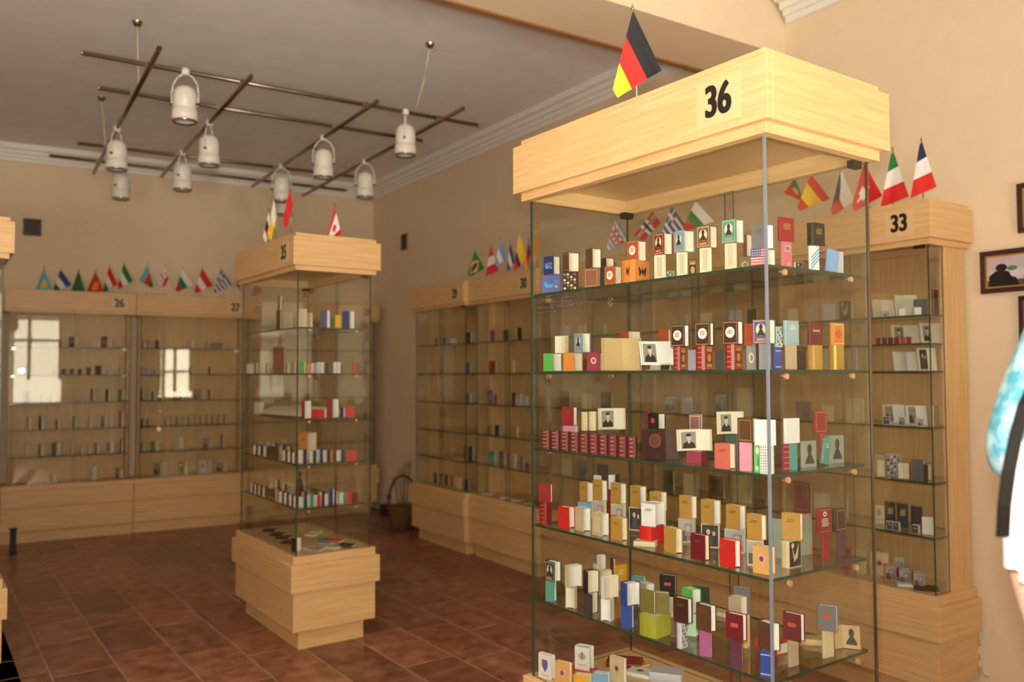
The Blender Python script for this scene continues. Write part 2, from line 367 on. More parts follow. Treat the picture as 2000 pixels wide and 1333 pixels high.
for num, ln, fwd, lab, shv in [(33, 1.0, 0, 'tall wall case marked 33 below the Italian and French flags', [1.7651, 1.636, 1.5092, 1.2571, 1.0085, .7668]),
                          (32, 1.0, 0, 'wall case seen through case 36, next to case 33', SH), (31, .98, 0, 'wall case behind the left half of case 36, next to case 30', SH),
                          (30, .97, .045, 'wall case below the Brazilian flag on the right wall', SH), (29, 1.0, .09, 'wall case at the far end of the right wall beside the wicker basket', SH)]:
    L = ln-2*OF-.002
    # front glass line along the wall, pushed into the room by fwd
    yy = y+OF+.001; xx = 3.64+OF+.037*(yy-1.9)-fwd
    case(num, lab, (xx, yy), TH, L, .31+fwd, False, shv, 3, {33: (1, 0), 32: (0, 0), 31: (0, 0), 30: (1, 0), 29: (1, 1)}[num]); y += ln
TB = math.radians(84.86)
def backcase(num, x0, x1, lab):
    # x0..x1 along the back wall line; origin at the right end
    L = (x1-x0)/math.cos(math.radians(5.14))-2*OF-.002
    ux, uy = math.cos(math.radians(5.14)), -math.sin(math.radians(5.14))
    fx, fy = x1-ux*(OF+.001), (yb(x1)-.35)-uy*(OF+.001)
    px, py = math.cos(TB)*OF, math.sin(TB)*OF
    case(num, lab, (fx+px, fy+py), TB, L, .305, False, SH, 3, (1, 0) if num == 28 else (0, 0))
backcase(28, 2.777, 4.17, 'wall case in the far right corner, mostly behind case 35')
backcase(27, 1.715, 2.775, 'back wall case below the Greek and Austrian flags')
backcase(26, .64, 1.713, 'back wall case below the row of Central Asian flags')
backcase(25, -.45, .638, 'back wall case at the left picture edge')

# purple lettering on the front pane of the nearest case
LT = []
for k, (a, b, c_, d_) in enumerate(((1086, 582, 1121, 579), (1052, 592, 1120, 587), (1052, 603, 1121, 596), (1052, 611, 1106, 606))):
    p, q = [hit(x, y_, wpt(36, .0056, 0), (1, 0, 0)) for x, y_ in ((a, b), (c_, d_))]
    n = 9
    for i in range(n):
        if (i*3+k) % 7 == 0: continue
        u = p.lerp(q, i/n); v = p.lerp(q, (i+.75)/n); l0, l1 = wloc(36, u), wloc(36, v)
        LT.append(((.0052, min(l0[1], l1[1]), (u.z+v.z)/2-.0012), (.0056, max(l0[1], l1[1]), (u.z+v.z)/2+.0012)))
boxes('lettering', LT, plain((126, 96, 140), .5), CASES[36]['e'])['kind'] = 'stuff'
# ------------------------------------------------------------------ books
CN = dict(navy=(40, 52, 118), blue=(38, 74, 160), slateblue=(92, 104, 165), lightblue=(120, 172, 214), paleblue=(156, 190, 200), skyblue=(132, 172, 226), brown=(96, 64, 42), darkbrown=(66, 34, 28), redbrown=(142, 84, 62), tan=(205, 176, 126), beige=(192, 168, 142),
          green=(96, 190, 90), darkgreen=(40, 72, 54), teal=(78, 158, 150), olive=(122, 112, 54), lime=(166, 170, 54), mint=(194, 226, 204), greygreen=(148, 164, 150), red=(214, 38, 36), darkred=(150, 26, 34), maroon=(112, 24, 36), crimson=(146, 22, 62), coral=(216, 110, 96),
          orange=(226, 140, 62), rust=(184, 82, 46), ochre=(196, 150, 70), gold=(206, 172, 72), yellow=(232, 172, 36), cream=(232, 220, 186), white=(238, 238, 238), ivory=(222, 206, 166), grey=(122, 120, 124), lilac=(176, 162, 178), purple=(96, 84, 132), mauve=(168, 92, 142), pink=(212, 140, 162), rose=(204, 108, 124), black=(28, 26, 28), charcoal=(52, 50, 56), plum=(92, 44, 70), marble=(150, 160, 144), peach=(228, 174, 104), silver=(200, 200, 214))
CW = dict(slateblue='slate blue', lightblue='light blue', paleblue='pale blue', skyblue='sky blue', darkbrown='dark brown', redbrown='reddish brown', darkgreen='dark green', greygreen='grey green', darkred='dark red', peach='pale orange')
def ell(cx, cy, rx, ry, n=16): return [(cx+rx*math.cos(2*math.pi*i/n), cy+ry*math.sin(2*math.pi*i/n)) for i in range(n)]
def rec(x0, y0, x1, y1): return [(x0, y0), (x1, y0), (x1, y1), (x0, y1)]
def frm(m, t): return [rec(-.5+m, m*.7, .5-m, m*.7+t), rec(-.5+m, 1-m*.7-t, .5-m, 1-m*.7), rec(-.5+m, m*.7+t, -.5+m+t, 1-m*.7-t), rec(.5-m-t, m*.7+t, .5-m, 1-m*.7-t)]
G_, W_, K_ = (218, 182, 110), (240, 236, 226), (30, 26, 26)
def head(cx, cy, s, c):   # bust silhouette
    return [(ell(cx, cy+.16*s, .11*s, .13*s, 12), c), ([(cx-.06*s, cy+.06*s), (cx+.06*s, cy+.06*s), (cx+.2*s, cy-.12*s), (cx+.22*s, cy-.2*s), (cx-.22*s, cy-.2*s), (cx-.2*s, cy-.12*s)], c)]
def lines(y0, n, c=G_, w=.3, st=.07):
    rr = random.Random(n*7+int(y0*100)); return [(rec(-w*(.6+.4*rr.random()), y0-i*st, w*(.6+.4*rr.random()), y0-i*st+.03), c) for i in range(n)]
DEC = {
 'oval': lambda: [(p, (190, 140, 80)) for p in frm(.05, .03)]+[(ell(0, .52, .3, .24), W_)]+lines(.6, 3, (120, 60, 50), .2),
 'portrait': lambda: [(p, (210, 180, 120)) for p in frm(.06, .04)]+[(ell(0, .58, .3, .26), (225, 215, 190))]+head(0, .54, 1, (60, 45, 40))+[(rec(-.25, .12, .25, .22), (200, 150, 110))],
 'frame': lambda: [(p, G_) for p in frm(.1, .03)],
 'gilt': lambda: [(p, G_) for p in frm(.08, .03)]+[(ell(0, .5, .22, .17), G_)]+[(rec(-.3, .75, .3, .88), G_), (rec(-.3, .12, .3, .25), G_)],
 'lines': lambda: lines(.72, 4), 'title': lambda: lines(.75, 2, (120, 90, 40), .28), 'titlew': lambda: [(p, G_) for p in frm(.07, .02)]+lines(.78, 3, (236, 226, 190)),
 'emblem': lambda: [(ell(0, .55, .22, .18), (226, 180, 170))]+[(ell(0, .55, .12, .1), (150, 60, 80))],
 'ship': lambda: [([(-.32, .62), (.3, .66), (.36, .52), (.12, .44), (.05, .3), (-.3, .32), (-.36, .45)], (70, 170, 226)), (ell(.03, .56, .28, .09), (84, 98, 160)), (ell(.28, .34, .09, .05), (200, 190, 140))],
 'diamond': lambda: [(p, (240, 200, 110)) for p in frm(.07, .05)]+[([(-.32, .5), (0, .26), (.32, .5), (0, .74)], (214, 96, 40))],
 'label': lambda: [(rec(-.22, .5, .22, .66), (196, 84, 70))], 'redsq': lambda: [(rec(-.2, .5, .15, .75), (206, 50, 40))],
 'greylabel': lambda: [(rec(-.26, .62, .26, .84), W_), (rec(-.23, .64, .23, .82), (120, 112, 116))]+[(ell(.1, .12, .06, .05), W_)],
 'stripes': lambda: [([(-.5, -.1+i*.14), (.5, .32+i*.14), (.5, .39+i*.14), (-.5, -.03+i*.14)], (80, 160, 214)) for i in range(1, 5)],
 'bars': lambda: [(rec(-.26, .08, .26, .92), (196, 184, 160))]+[(p, (214, 196, 140)) for p in frm(.1, .03)],
 'wreath': lambda: [(ell(.05, .5, .3, .22), G_), (ell(.08, .5, .2, .15), (120, 124, 140))],
 'butterfly': lambda: [([(-.3, .75), (-.02, .5), (-.2, .25)], K_), ([(.3, .75), (.02, .5), (.2, .25)], K_), (ell(0, .5, .04, .2), K_)],
 'sil': lambda: head(0, .45, 1.5, (64, 54, 48)), 'medal': lambda: [(ell(0, .62, .3, .26), (128, 70, 64)), (ell(0, .62, .24, .2), (110, 56, 54)), (ell(0, .18, .34, .12), (56, 32, 40))],
 'pic': lambda: [(rec(-.46, .04, .46, .96), (176, 172, 160)), (rec(-.4, .08, .05, .5), (86, 84, 88)), (rec(-.1, .3, .36, .8), (130, 140, 160)), (ell(.1, .6, .14, .14), (214, 170, 140)), (rec(.1, .1, .4, .3), (160, 104, 84))],
 'dark': lambda: [(rec(-.46, .04, .46, .96), (52, 50, 54)), (ell(-.1, .66, .12, .12), (220, 180, 146)), (rec(-.25, .1, .15, .5), (84, 80, 84)), (ell(.22, .6, .09, .1), (214, 176, 140))],
 'bw': lambda: [(rec(-.46, .03, .46, .97), (40, 42, 42)), ([(-.3, .9), (-.05, .4), (.1, .6), (.3, .9), (.2, .35), (-.1, .2)], (216, 190, 150)), (ell(-.2, .82, .12, .09), (226, 190, 150))],
 'bust': lambda: [(rec(-.42, .08, .42, .92), (150, 146, 138)), ([(-.36, .09), (-.3, .34), (-.08, .44), (.1, .44), (.32, .34), (.38, .09)], (44, 42, 44)), (ell(.02, .62, .13, .17), (206, 196, 178)), (ell(.0, .76, .15, .08), (60, 54, 50)), ([(-.06, .44), (.1, .44), (.02, .3)], (226, 222, 212))],
 'pattern': lambda: [(ell(-.38+.19*(i % 5), .06+.1*(i//5), .05, .028, 8), (70, 66, 60)) for i in range(50)],
 'flower': lambda: [(ell(0, .78, .28, .13), (220, 226, 190)), (ell(.1, .4, .1, .2), (60, 100, 50)), (ell(-.1, .15, .2, .08), (206, 216, 180))],
 'shield': lambda: [([(-.24, .78), (.2, .78), (.22, .5), (0, .25), (-.22, .5)], (110, 100, 160)), (rec(-.3, .1, .3, .14), (190, 186, 176))],
 'arms': lambda: [(ell(0, .6, .26, .16), (196, 180, 140)), (rec(-.06, .5, .06, .8), (150, 126, 90)), (rec(-.3, .22, .3, .25), (170, 160, 150))],
 'bands': lambda: [(rec(-.5, z, .5, z+.03), G_) for z in (.1, .3, .5, .7, .88)], 'bluebands': lambda: [(rec(-.5, z, .5, z+.04), (190, 196, 206)) for z in (.1, .82)],
 'redmed': lambda: [(ell(0, .76, .13, .1), W_), (ell(0, .76, .07, .055), (150, 26, 34))]+lines(.55, 5, W_)+[(rec(-.42, .05, .42, .07), G_), (rec(-.42, .93, .42, .95), G_)],
 'buckle': lambda: [(rec(-.26, .52, -.22, .74), G_), (rec(.22, .52, .26, .74), G_), (rec(-.22, .6, .22, .66), (220, 206, 180))],
 'usflag': lambda: [(rec(-.5, i/6.5, .5, i/6.5+.077), (220, 60, 40)) for i in range(7) if i/6.5 < .93]+[(rec(-.5, .5, .1, 1), (84, 84, 130))]+[(ell(-.4+.14*(i % 4), .6+.14*(i//4), .03, .03, 8), W_) for i in range(12)],
 'usstripe': lambda: [(rec(-.5, i/6.5, .5, i/6.5+.077), (220, 60, 40)) for i in range(7) if i/6.5 < .93],
 'corner': lambda: [([(.1, 0), (.5, 0), (.5, .32)], (206, 120, 84)), ([(.5, .72), (.5, 1), (.15, 1)], (206, 120, 84))],
 'scatter': lambda: [(ell(-.35+.23*(i % 4), .12+.15*(i//4), .09, .06, 8), [(236, 226, 190), (150, 130, 80), (60, 54, 40)][(i*5) % 3]) for i in range(24)],
}
DNAME = dict(oval='oval_label', portrait='portrait_print', frame='gilt_frame', gilt='gilt_ornament', lines='gilt_lettering', title='title_lettering', titlew='title_lettering', emblem='emblem', ship='ship_emblem', diamond='diamond_emblem', label='title_label', redsq='title_label', greylabel='title_label', bands='spine_bands', bluebands='spine_bands', sil='silhouette_print')
DW = dict(oval='with white oval label', portrait='with oval portrait', frame='with gilt frame', gilt='with gilt ornament', lines='with gilt lettering', titlew='with gilt lettering', ship='with blue ship emblem', diamond='with diamond emblem', label='with red title label', redsq='with red square', greylabel='with grey label', stripes='with blue diagonal stripes', wreath='with gold wreath', butterfly='with black butterflies', sil='with dark silhouette', medal='with round medallion', pic='with picture cover', dark='with portrait photo', bw='with black-and-white photo', bust='with portrait photo', pattern='with dotted pattern', flower='with flower print', shield='with purple shield', arms='with coat of arms', bands='with gilt bands', usflag='with stars and stripes', redmed='with white emblem', emblem='with pale emblem', buckle='with clasp emblem', corner='with red corners', scatter='with gold ornament', bars='with framed panel')
def decal(kind, w, h, parent, frame):
    """flat print on a cover; frame(u,v,l) maps panel coordinates to book space"""
    vs, fs, mi, ms = [], [], [], []
    for k, (poly, c) in enumerate(DEC[kind]()):
        o = len(vs); vs += [frame(max(-.5, min(.5, u))*w, max(0, min(1, v))*h, .00025+.00012*min(k, 8)) for u, v in poly]; fs.append(tuple(range(o, o+len(poly))))
        m = GOLD if c == G_ else plain(c, .6)
        if m not in ms: ms.append(m)
        mi.append(ms.index(m))
    return link(DNAME.get(kind, 'cover_print'), mesh('print', vs, fs, mi), ms, parent)
def cover_mat(cn):
    c = CN[cn]
    if cn == 'gold': return plain(c, .3, .4, key='gold_cover')
    return plain(c, .42)
def book(cn, w, t, h, dec=None, sdec=None, page=None, side=-1, name='miniature_book'):
    """closed book: spine at -x, fore-edge at +x, front cover at -y"""
    w = max(w, .012); t = max(t, .006)
    E = empty(name); m = cover_mat(cn); b = min(.0022, t*.12); sp = min(.004, t*.14)
    P = [(-w/2, -t/2), (w/2, -t/2), (w/2, -t/2+b), (-w/2+b, -t/2+b), (-w/2+b, t/2-b), (w/2, t/2-b), (w/2, t/2), (-w/2, t/2), (-w/2-sp, t*.22), (-w/2-sp, -t*.22)]
    n = len(P); vs = [(x, y, z) for z in (0, h) for x, y in P]
    fs = [(i, (i+1) % n, n+(i+1) % n, n+i) for i in range(n)]
    for base, rev in ((0, True), (n, False)):
        for q in ((0, 1, 2, 3), (0, 3, 4, 7), (4, 5, 6, 7), (0, 7, 8, 9)):
            f = tuple(base+i for i in q); fs.append(f[::-1] if rev else f)
    link('cover', mesh('cover', vs, fs), m, E)
    o = min(.0025, w*.05); c = min(.006, t*.16); x1 = w/2-o; y1 = t/2-b
    Q = [(-w/2+b, -y1), (x1, -y1), (x1-c*.75, -y1*.5), (x1-c, 0), (x1-c*.75, y1*.5), (x1, y1), (-w/2+b, y1)]; n = len(Q); zi = min(.002, h*.03)
    vs = [(x, y, z) for z in (zi, h-zi) for x, y in Q]
    fs = [(i, (i+1) % n, n+(i+1) % n, n+i) for i in range(n)]+[tuple(range(n))[::-1], tuple(range(n, 2*n))]
    link('page_block', mesh('page_block', vs, fs), page or PAGE, E)
    if dec:
        yy = side*t/2
        decal(dec, w, h, E, lambda u, v, l: (-u*side, yy+side*l, v))
    if sdec:
        decal(sdec, t*.44, h, E, lambda u, v, l: (-w/2-sp-l, -u, v))
    return E
REG = []   # (object, case, shelf, tier, px, colour, decor, kind)
FOOT = {}
def put(num, si, xl, xm, xr_, yt, yb_, typ, cn, dec=None, on=None, u=None, alpha=None, tilt=0, sdec=None, page=None, near_y=False, hscale=1):
    """place a book from its outline in the photograph: left edge, near vertical corner, right edge, top, bottom"""
    c = CASES[num]; z = (c['sh'][si] if on is None else on['top'])+.0004
    if on is not None:
        d = on['d']
        near = None
    else:
        if u is None:
            near = hitz(xm, yb_, z)
        elif near_y: near = hit(xm, yb_, wpt(num, 0, u), (-math.sin(c['rz']), math.cos(c['rz']), 0))
        else: near = hit(xm, yb_, wpt(num, u, 0), (math.cos(c['rz']), math.sin(c['rz']), 0))
        d = (near-CAM).dot(FW)
    s = d/F; h = max(.012, (yb_-yt)*s*hscale); aL, aR = max(.5, xm-xl)*s, max(.5, xr_-xm)*s
    lc = typ in ('cp', 'cs')
    wt = .72*h
    if alpha is None:
        q = (aL if lc else aR)/wt
        alpha = math.acos(min(.96, q)) if lc else math.asin(min(.96, q))
        alpha = max(math.radians(18), min(math.radians(62), alpha))
    else: alpha = math.radians(alpha)
    la = min(aL/math.cos(alpha), .2); lb = min(aR/math.sin(alpha), .2)
    if lc: lb = max(lb, .008); lb = min(lb, .075)
    else: la = max(la, .008); la = min(la, .075); lb = max(lb, .02)
    a = -GR*math.cos(alpha)+GF*math.sin(alpha); b = GR*math.sin(alpha)+GF*math.cos(alpha)
    if on is not None:
        near_c = on['c']; off = ((xl+xr_)/2-on['pc'])*s; cen = near_c+GR*max(-.03, min(.03, off))
    else: cen = near+a*la/2+b*lb/2
    lx, ly = wloc(num, cen); mg = .012 if c['free'] else .03
    ex = (abs(a.x)*la+abs(b.x)*lb)/2+.012; ey = (abs(a.y)*la+abs(b.y)*lb)/2+.012
    if c['rz'] > 1: ex, ey = ey, ex
    ey += mg-.012; mx = c['D']-(.035 if c['free'] else .022)-ex
    if on is not None: ex -= .003; ey -= .003
    lx = max(ex, min(mx, lx)) if mx > ex else c['D']/2; ly = max(ey, min(c['L']-ey, ly)); cen = wpt(num, lx, ly)
    X = {'cp': -a, 'pc': -b, 'sc': b, 'cs': a}[typ]; w, t = (la, lb) if lc else (lb, la)
    side = -1 if typ in ('cp', 'sc') else 1
    B = book(cn, w, t, h, dec, sdec, page, side)
    if tilt:
        tr = math.radians(tilt); B.rotation_euler = (0, tr, math.atan2(X.y, X.x)); B.location = (cen.x, cen.y, z+.5*w*abs(math.sin(tr)))
    else: B.rotation_euler = (0, 0, math.atan2(X.y, X.x)); B.location = (cen.x, cen.y, z)
    info = dict(top=z+h, c=cen, d=d, pc=(xl+xr_)/2, o=B)
    REG.append([B, num, si, 1 if on is not None else 0, (xl+xr_)/2, cn, dec, 'book', (xr_-xl)*(yb_-yt)])
    return info
def panel_open(num, si, xl, xm, xr_, yt, yb_, cn, left='page', u=None, near_y=False, on=None, stand=False, thick=.008, lean=10, beta=24, dec2=None, pg=None):
    """open book standing as a V with its spine away from the viewer"""
    c = CASES[num]; z = c['sh'][si] if on is None else on['top']
    if on is not None: p = on['c'].copy(); d = on['d']
    else:
        p = hitz(xm, yb_, z) if u is None else (hit(xm, yb_, wpt(num, 0, u), (-math.sin(c['rz']), math.cos(c['rz']), 0)) if near_y else hit(xm, yb_, wpt(num, u, 0), (math.cos(c['rz']), math.sin(c['rz']), 0))); d = (p-CAM).dot(FW)
    s = d/F; h = (yb_-yt)*s; b = math.radians(beta); wl = max(.015, (xm-xl)*s/math.cos(b)); wr = max(.015, (xr_-xm)*s/math.cos(b))
    rz = math.atan2(GR.y, GR.x)
    z += .0004
    E = empty('open_book'); ph = max(0, .016 if stand else 0)
    dl, dr = Vector((-math.cos(b), -math.sin(b), 0)), Vector((math.cos(b), -math.sin(b), 0)); ln = math.tan(math.radians(lean))
    def slab(name, dv, w, n0, n1, m, zz0=0.0, zz1=1.0, ins=0):
        nv = Vector((dv.y, -dv.x, 0)) if dv.x < 0 else Vector((-dv.y, dv.x, 0))
        nv = -nv if nv.y < 0 else nv
        vs = []
        for zz in (zz0*h, zz1*h):
            for k, q in ((0, n0), (w-ins, n0), (w-ins, n1), (0, n1)): v = dv*k+nv*q; vs.append((v.x, v.y+ln*zz, zz+ph))
        me = mesh(name, vs, BF); me.flip_normals() if dv.x < 0 else None
        return link(name, me, m, E), nv
    for dv, w, nm in ((dl, wl, 'left'), (dr, wr, 'right')):
        slab('cover_board', dv, w, 0, .002, cover_mat(cn))
        _, nv = slab('page_block', dv, w, -thick, 0, pg or PAGE, .02, .98, .003)
        kind = left if nm == 'left' else dec2
        if kind in DEC:
            def fr(uu, v, l, dv=dv, w=w, nv=nv):
                k = (uu/1+.5*w) if dv.x > 0 else (.5*w-uu); q = dv*k-nv*(thick+l); return (q.x, q.y+ln*v, v+ph)
            decal(kind, w*.9, h*.92, E, lambda uu, v, l, fr=fr: fr(uu, v+.04*h, l))
    if stand:
        boxes('acrylic_stand', [((-wl*.6, -.05, .0), (wr*.6, .02, .004)), ((-wl*.6, -.052, .004), (wr*.6, -.048, .02))], ACRYL, E)
    lx, ly = wloc(num, p)
    rzr = rz; R2 = lambda v: Vector((v.x*math.cos(rzr)-v.y*math.sin(rzr), v.x*math.sin(rzr)+v.y*math.cos(rzr), 0))
    P4 = [wloc(num, p+R2(v)) for v in (dl*wl, dr*wr, Vector((0, ln*h+.004, 0)), dl*wl+Vector((0, ln*h, 0)), dr*wr+Vector((0, ln*h, 0)), dl*wl+Vector((0, -thick, 0)), dr*wr+Vector((0, -thick, 0)))]
    m = .011; a0 = min(q[0] for q in P4); a1 = max(q[0] for q in P4); b0 = min(q[1] for q in P4); b1 = max(q[1] for q in P4); DD = c['D']-(.033 if c['free'] else .018); mm = m if c['free'] else .024
    lx += max(0, m-a0)-max(0, a1-DD); ly += max(0, mm-b0)-max(0, b1-(c['L']-mm)); p = wpt(num, lx, ly)
    E.location = (p.x, p.y, z); E.rotation_euler = (0, 0, rz)
    REG.append([E, num, si, 1 if on else 0, (xl+xr_)/2, cn, left if left in DEC else None, 'open', 1e6])
    return dict(top=z+h, c=p, d=d, pc=(xl+xr_)/2, o=E)
def flat(num, si, px, py, wpx, cn, rot=20, t=.012, asp=.72, dec=None, on=None, page=None):
    """book lying on its back"""
    c = CASES[num]; z = (c['sh'][si] if on is None else on['top'])+.0004
    p = hitz(px, py, z); lx, ly = wloc(num, p); s = (p-CAM).dot(FW)/F; h = wpx*s; w = h*asp; r = .5*max(w, h)
    m = .035 if c['free'] else .02
    rr_ = .5*math.hypot(w, h)+.014; lx = max(rr_, min(c['D']-m-rr_, lx)) if c['D']-m > 2*rr_ else (c['D']-m)/2; ly = max(rr_+.01, min(c['L']-rr_-.01, ly)); p = wpt(num, lx, ly)
    B = book(cn, w, t, h, dec, None, page); q = math.radians(rot)+math.atan2(GR.y, GR.x)
    B.rotation_euler = (-math.pi/2, 0, q); B.location = (p.x-math.sin(-q)*0, p.y, z+t/2)
    off = Vector((-math.sin(q), math.cos(q), 0))*(h/2); B.location = Vector((p.x, p.y, z+t/2))-off
    REG.append([B, num, si, 2, px, cn, dec, 'flat', wpx*wpx*.5])
    return dict(top=z+t, c=p, d=(p-CAM).dot(FW), pc=px, o=B)
# ------------------------------------------------------------------ books of case 36, shelf by shelf
def load(num, si, ox, oy, sc, txt):
    base = None
    for ln in txt.strip().splitlines():
        ln = ln.strip()
        if not ln or ln[0] == '#': continue
        up = ln[0] == '^'; f = ln.lstrip('^').split()
        kind = 'put'
        if f[0] in ('open', 'flat'): kind = f.pop(0)
        pos = []; kw = {}
        while f and f[0].replace('.', '').replace('-', '').isdigit(): pos.append(float(f.pop(0)))
        names = [w for w in f if '=' not in w]
        for w in f:
            if '=' in w: k, v = w.split('='); kw[k] = v if k in ('dec', 'sdec', 'left', 'dec2', 'page', 'pg') else float(v)
        for k in ('page', 'pg'):
            if k in kw: kw[k] = {'w': PAGEW, 'c': PAGE}[kw[k]] if kw[k] in 'wc' else cover_mat(kw[k])
        if 'v' in kw: kw['u'] = kw.pop('v'); kw['near_y'] = True
        X = lambda v: ox+v/sc
        Y = lambda v: oy+v/sc
        if kind == 'flat':
            px, py, wpx = pos; i = flat(num, si, X(px), Y(py), wpx/sc, names[0], on=base if up else None, **kw)
        else:
            xl, xm, xr_, yt, yb_ = pos; a = (X(xl), X(xm), X(xr_), Y(yt), Y(yb_))
            if kind == 'open': i = panel_open(num, si, *a, names[0], on=base if up else None, stand=bool(kw.pop('stand', 0)), **kw)
            else:
                if len(names) > 2: kw['dec'] = names[2]
                if names[0] == 'pc' and a[1]-a[0] < a[2]-a[1]: a = (a[0], a[2]-(a[1]-a[0]), *a[2:])
                i = put(num, si, *a, names[0], names[1], on=base if up else None, **kw)
        if not up: base = i
load(36, 0, 1020, 380, 2.857, '''
75 180 187 440 545 cp slateblue ship u=.02 alpha=25
^88 140 182 335 437 cp navy ship
205 285 292 425 530 cp darkbrown scatter u=.02 alpha=25
^198 228 292 315 422 cp brown frame
338 420 430 400 510 cp redbrown frame u=.03 alpha=25
^350 380 436 290 398 cp brown
432 462 472 402 500 cp darkgreen u=.1 alpha=30
^440 465 515 320 398 cp darkgreen
465 518 562 390 495 cp rust oval u=.02
565 632 724 360 485 sc orange butterfly u=.02 alpha=45 sdec=butterfly
^597 650 707 245 357 cp rust oval
735 788 798 330 462 cp cream bars u=.02 alpha=28
^733 778 835 213 332 cp darkred portrait
800 845 855 375 450 cp marble scatter u=.16 alpha=25
862 912 922 312 443 cp cream bars u=.02 alpha=28
^843 882 950 192 312 cp lightblue portrait
930 977 987 312 430 cp darkbrown gilt u=.14 alpha=25
992 1045 1057 290 428 cp cream bars u=.02 alpha=28
^967 1027 1083 170 292 cp redbrown portrait
1133 1187 1197 265 410 cp ivory bars u=.02 alpha=28
^1117 1177 1236 137 268 cp teal portrait
1215 1272 1282 308 400 cp olive wreath u=.12 alpha=25
^1240 1252 1298 180 305 cp redbrown
1283 1363 1433 290 388 cp silver usflag u=.02 alpha=35
^1297 1365 1420 150 288 cp grey title page=w
1450 1456 1520 250 395 sc rose greylabel v=.02 alpha=58
^1430 1440 1540 115 250 sc darkred lines alpha=55
1522 1526 1585 320 402 sc ivory bw v=.13 alpha=58
1607 1612 1672 275 413 sc white stripes v=.02 alpha=58
^1600 1625 1708 148 275 sc black lines alpha=55
1697 1702 1780 305 432 sc skyblue v=.03 alpha=58 tilt=8
1780 1784 1858 303 437 sc silver v=.05 alpha=58
''')
load(36, 1, 1020, 380, 2.857, '''
120 172 225 885 985 cp green u=.02 page=w
^263 266 322 782 882 pc cream alpha=35
228 285 340 882 985 cp orange u=.02
^385 425 473 770 880 cp lightblue portrait
345 415 455 880 985 cp crimson emblem u=.02 page=w
557 590 645 870 985 cp maroon u=.2
^557 592 668 762 870 cp rust
open 440 560 660 797 980 tan left=page pg=tan u=.09 lean=8
775 820 838 840 980 cp brown u=.2
^775 820 838 748 838 cp rust
open 660 760 850 840 975 white left=bust u=.09 stand=1 lean=28 beta=14 pg=w
850 880 928 848 980 sc darkred gilt u=.02 alpha=42 sdec=bands
^838 905 943 727 848 cp darkbrown oval page=w
930 967 977 865 980 cp lilac u=.12 alpha=25
978 1020 1083 840 978 sc darkred gilt u=.02 alpha=42 sdec=bands
^980 1052 1084 712 840 cp darkbrown oval page=w
1087 1130 1140 865 978 cp charcoal pattern u=.12 alpha=25
1143 1185 1248 835 978 sc darkred gilt u=.02 alpha=42 sdec=bands
^1135 1205 1250 705 835 cp darkbrown oval page=w
1258 1302 1312 845 978 cp grey wreath u=.05 alpha=25
^1255 1285 1300 720 845 cp rust
1335 1390 1402 830 975 cp grey u=.02 alpha=25
^1290 1365 1420 693 830 cp purple portrait
1408 1414 1452 850 975 sc blue bluebands v=.02 alpha=58
^1423 1426 1455 735 850 sc paleblue scatter alpha=58
1473 1480 1548 835 972 sc beige v=.03 alpha=58
^1462 1475 1565 698 835 sc paleblue titlew alpha=56
1607 1635 1690 835 972 sc ochre v=.03 alpha=55
^1600 1610 1703 707 835 sc maroon buckle alpha=56
1728 1755 1813 835 972 sc gold v=.03 alpha=55
^1725 1735 1825 710 835 sc orange diamond alpha=56
''')
load(36, 2, 1020, 740, 2.857, '\n'.join('%d %d %d %d %d sc maroon u=.02 alpha=22 sdec=bands' % (97+54*i, 97+54*i+43, 97+54*i+51, 283+4.6*i, 385+6.6*i) for i in range(10))+'''
175 238 262 270 385 cp pink u=.13 alpha=25
^172 232 257 168 270 cp darkred title page=w
330 364 372 300 400 sc brown u=.12 alpha=20
^333 365 373 200 303 sc ivory alpha=20 sdec=bands
376 410 418 300 405 sc brown u=.12 alpha=20
^375 411 419 200 306 sc ivory alpha=20 sdec=bands
455 540 600 300 410 cs brown u=.17 alpha=25
^open 450 545 605 178 298 ivory left=bust lean=5
680 705 712 175 400 cp maroon u=.2 alpha=30
715 765 800 296 415 cp charcoal u=.17 alpha=30
^712 760 808 190 295 cp black redsq page=w
930 985 1020 292 440 cp darkgreen u=.2 alpha=30
^930 992 1032 203 290 cp maroon frame page=w
open 637 775 850 297 465 darkbrown left=medal u=.07 lean=6 thick=.005 pg=darkbrown
925 1000 1075 422 490 cs crimson u=.06 alpha=25
^open 873 995 1075 300 420 ivory left=bust lean=8
1093 1157 1202 365 505 cp coral title u=.02
1140 1200 1215 345 510 cp darkgreen u=.14 alpha=25
^open 1137 1225 1290 215 340 ivory left=bust lean=5
1222 1280 1297 365 525 cp pink u=.03 alpha=25
^1217 1282 1330 230 365 cp brown frame
1300 1332 1340 372 527 cp green flower u=.03 alpha=25
1345 1398 1425 375 530 cs white pattern u=.02 alpha=30
^1333 1420 1452 230 374 cp white page=w
1455 1462 1488 370 524 sc crimson bands v=.02 alpha=58
1490 1496 1547 365 515 sc teal v=.03 alpha=58
^1463 1470 1568 225 364 sc white alpha=58 page=w
1562 1567 1665 345 495 sc greygreen sil v=.04 alpha=58
1667 1674 1722 345 490 sc teal titlew v=.05 alpha=56 tilt=12
1703 1709 1735 333 490 sc red v=.11 alpha=58
^1677 1683 1772 208 333 sc darkred frame alpha=58
1737 1742 1840 330 485 sc greygreen sil v=.06 alpha=58
1842 1848 1895 338 470 sc teal titlew v=.1 alpha=56 tilt=14
''')
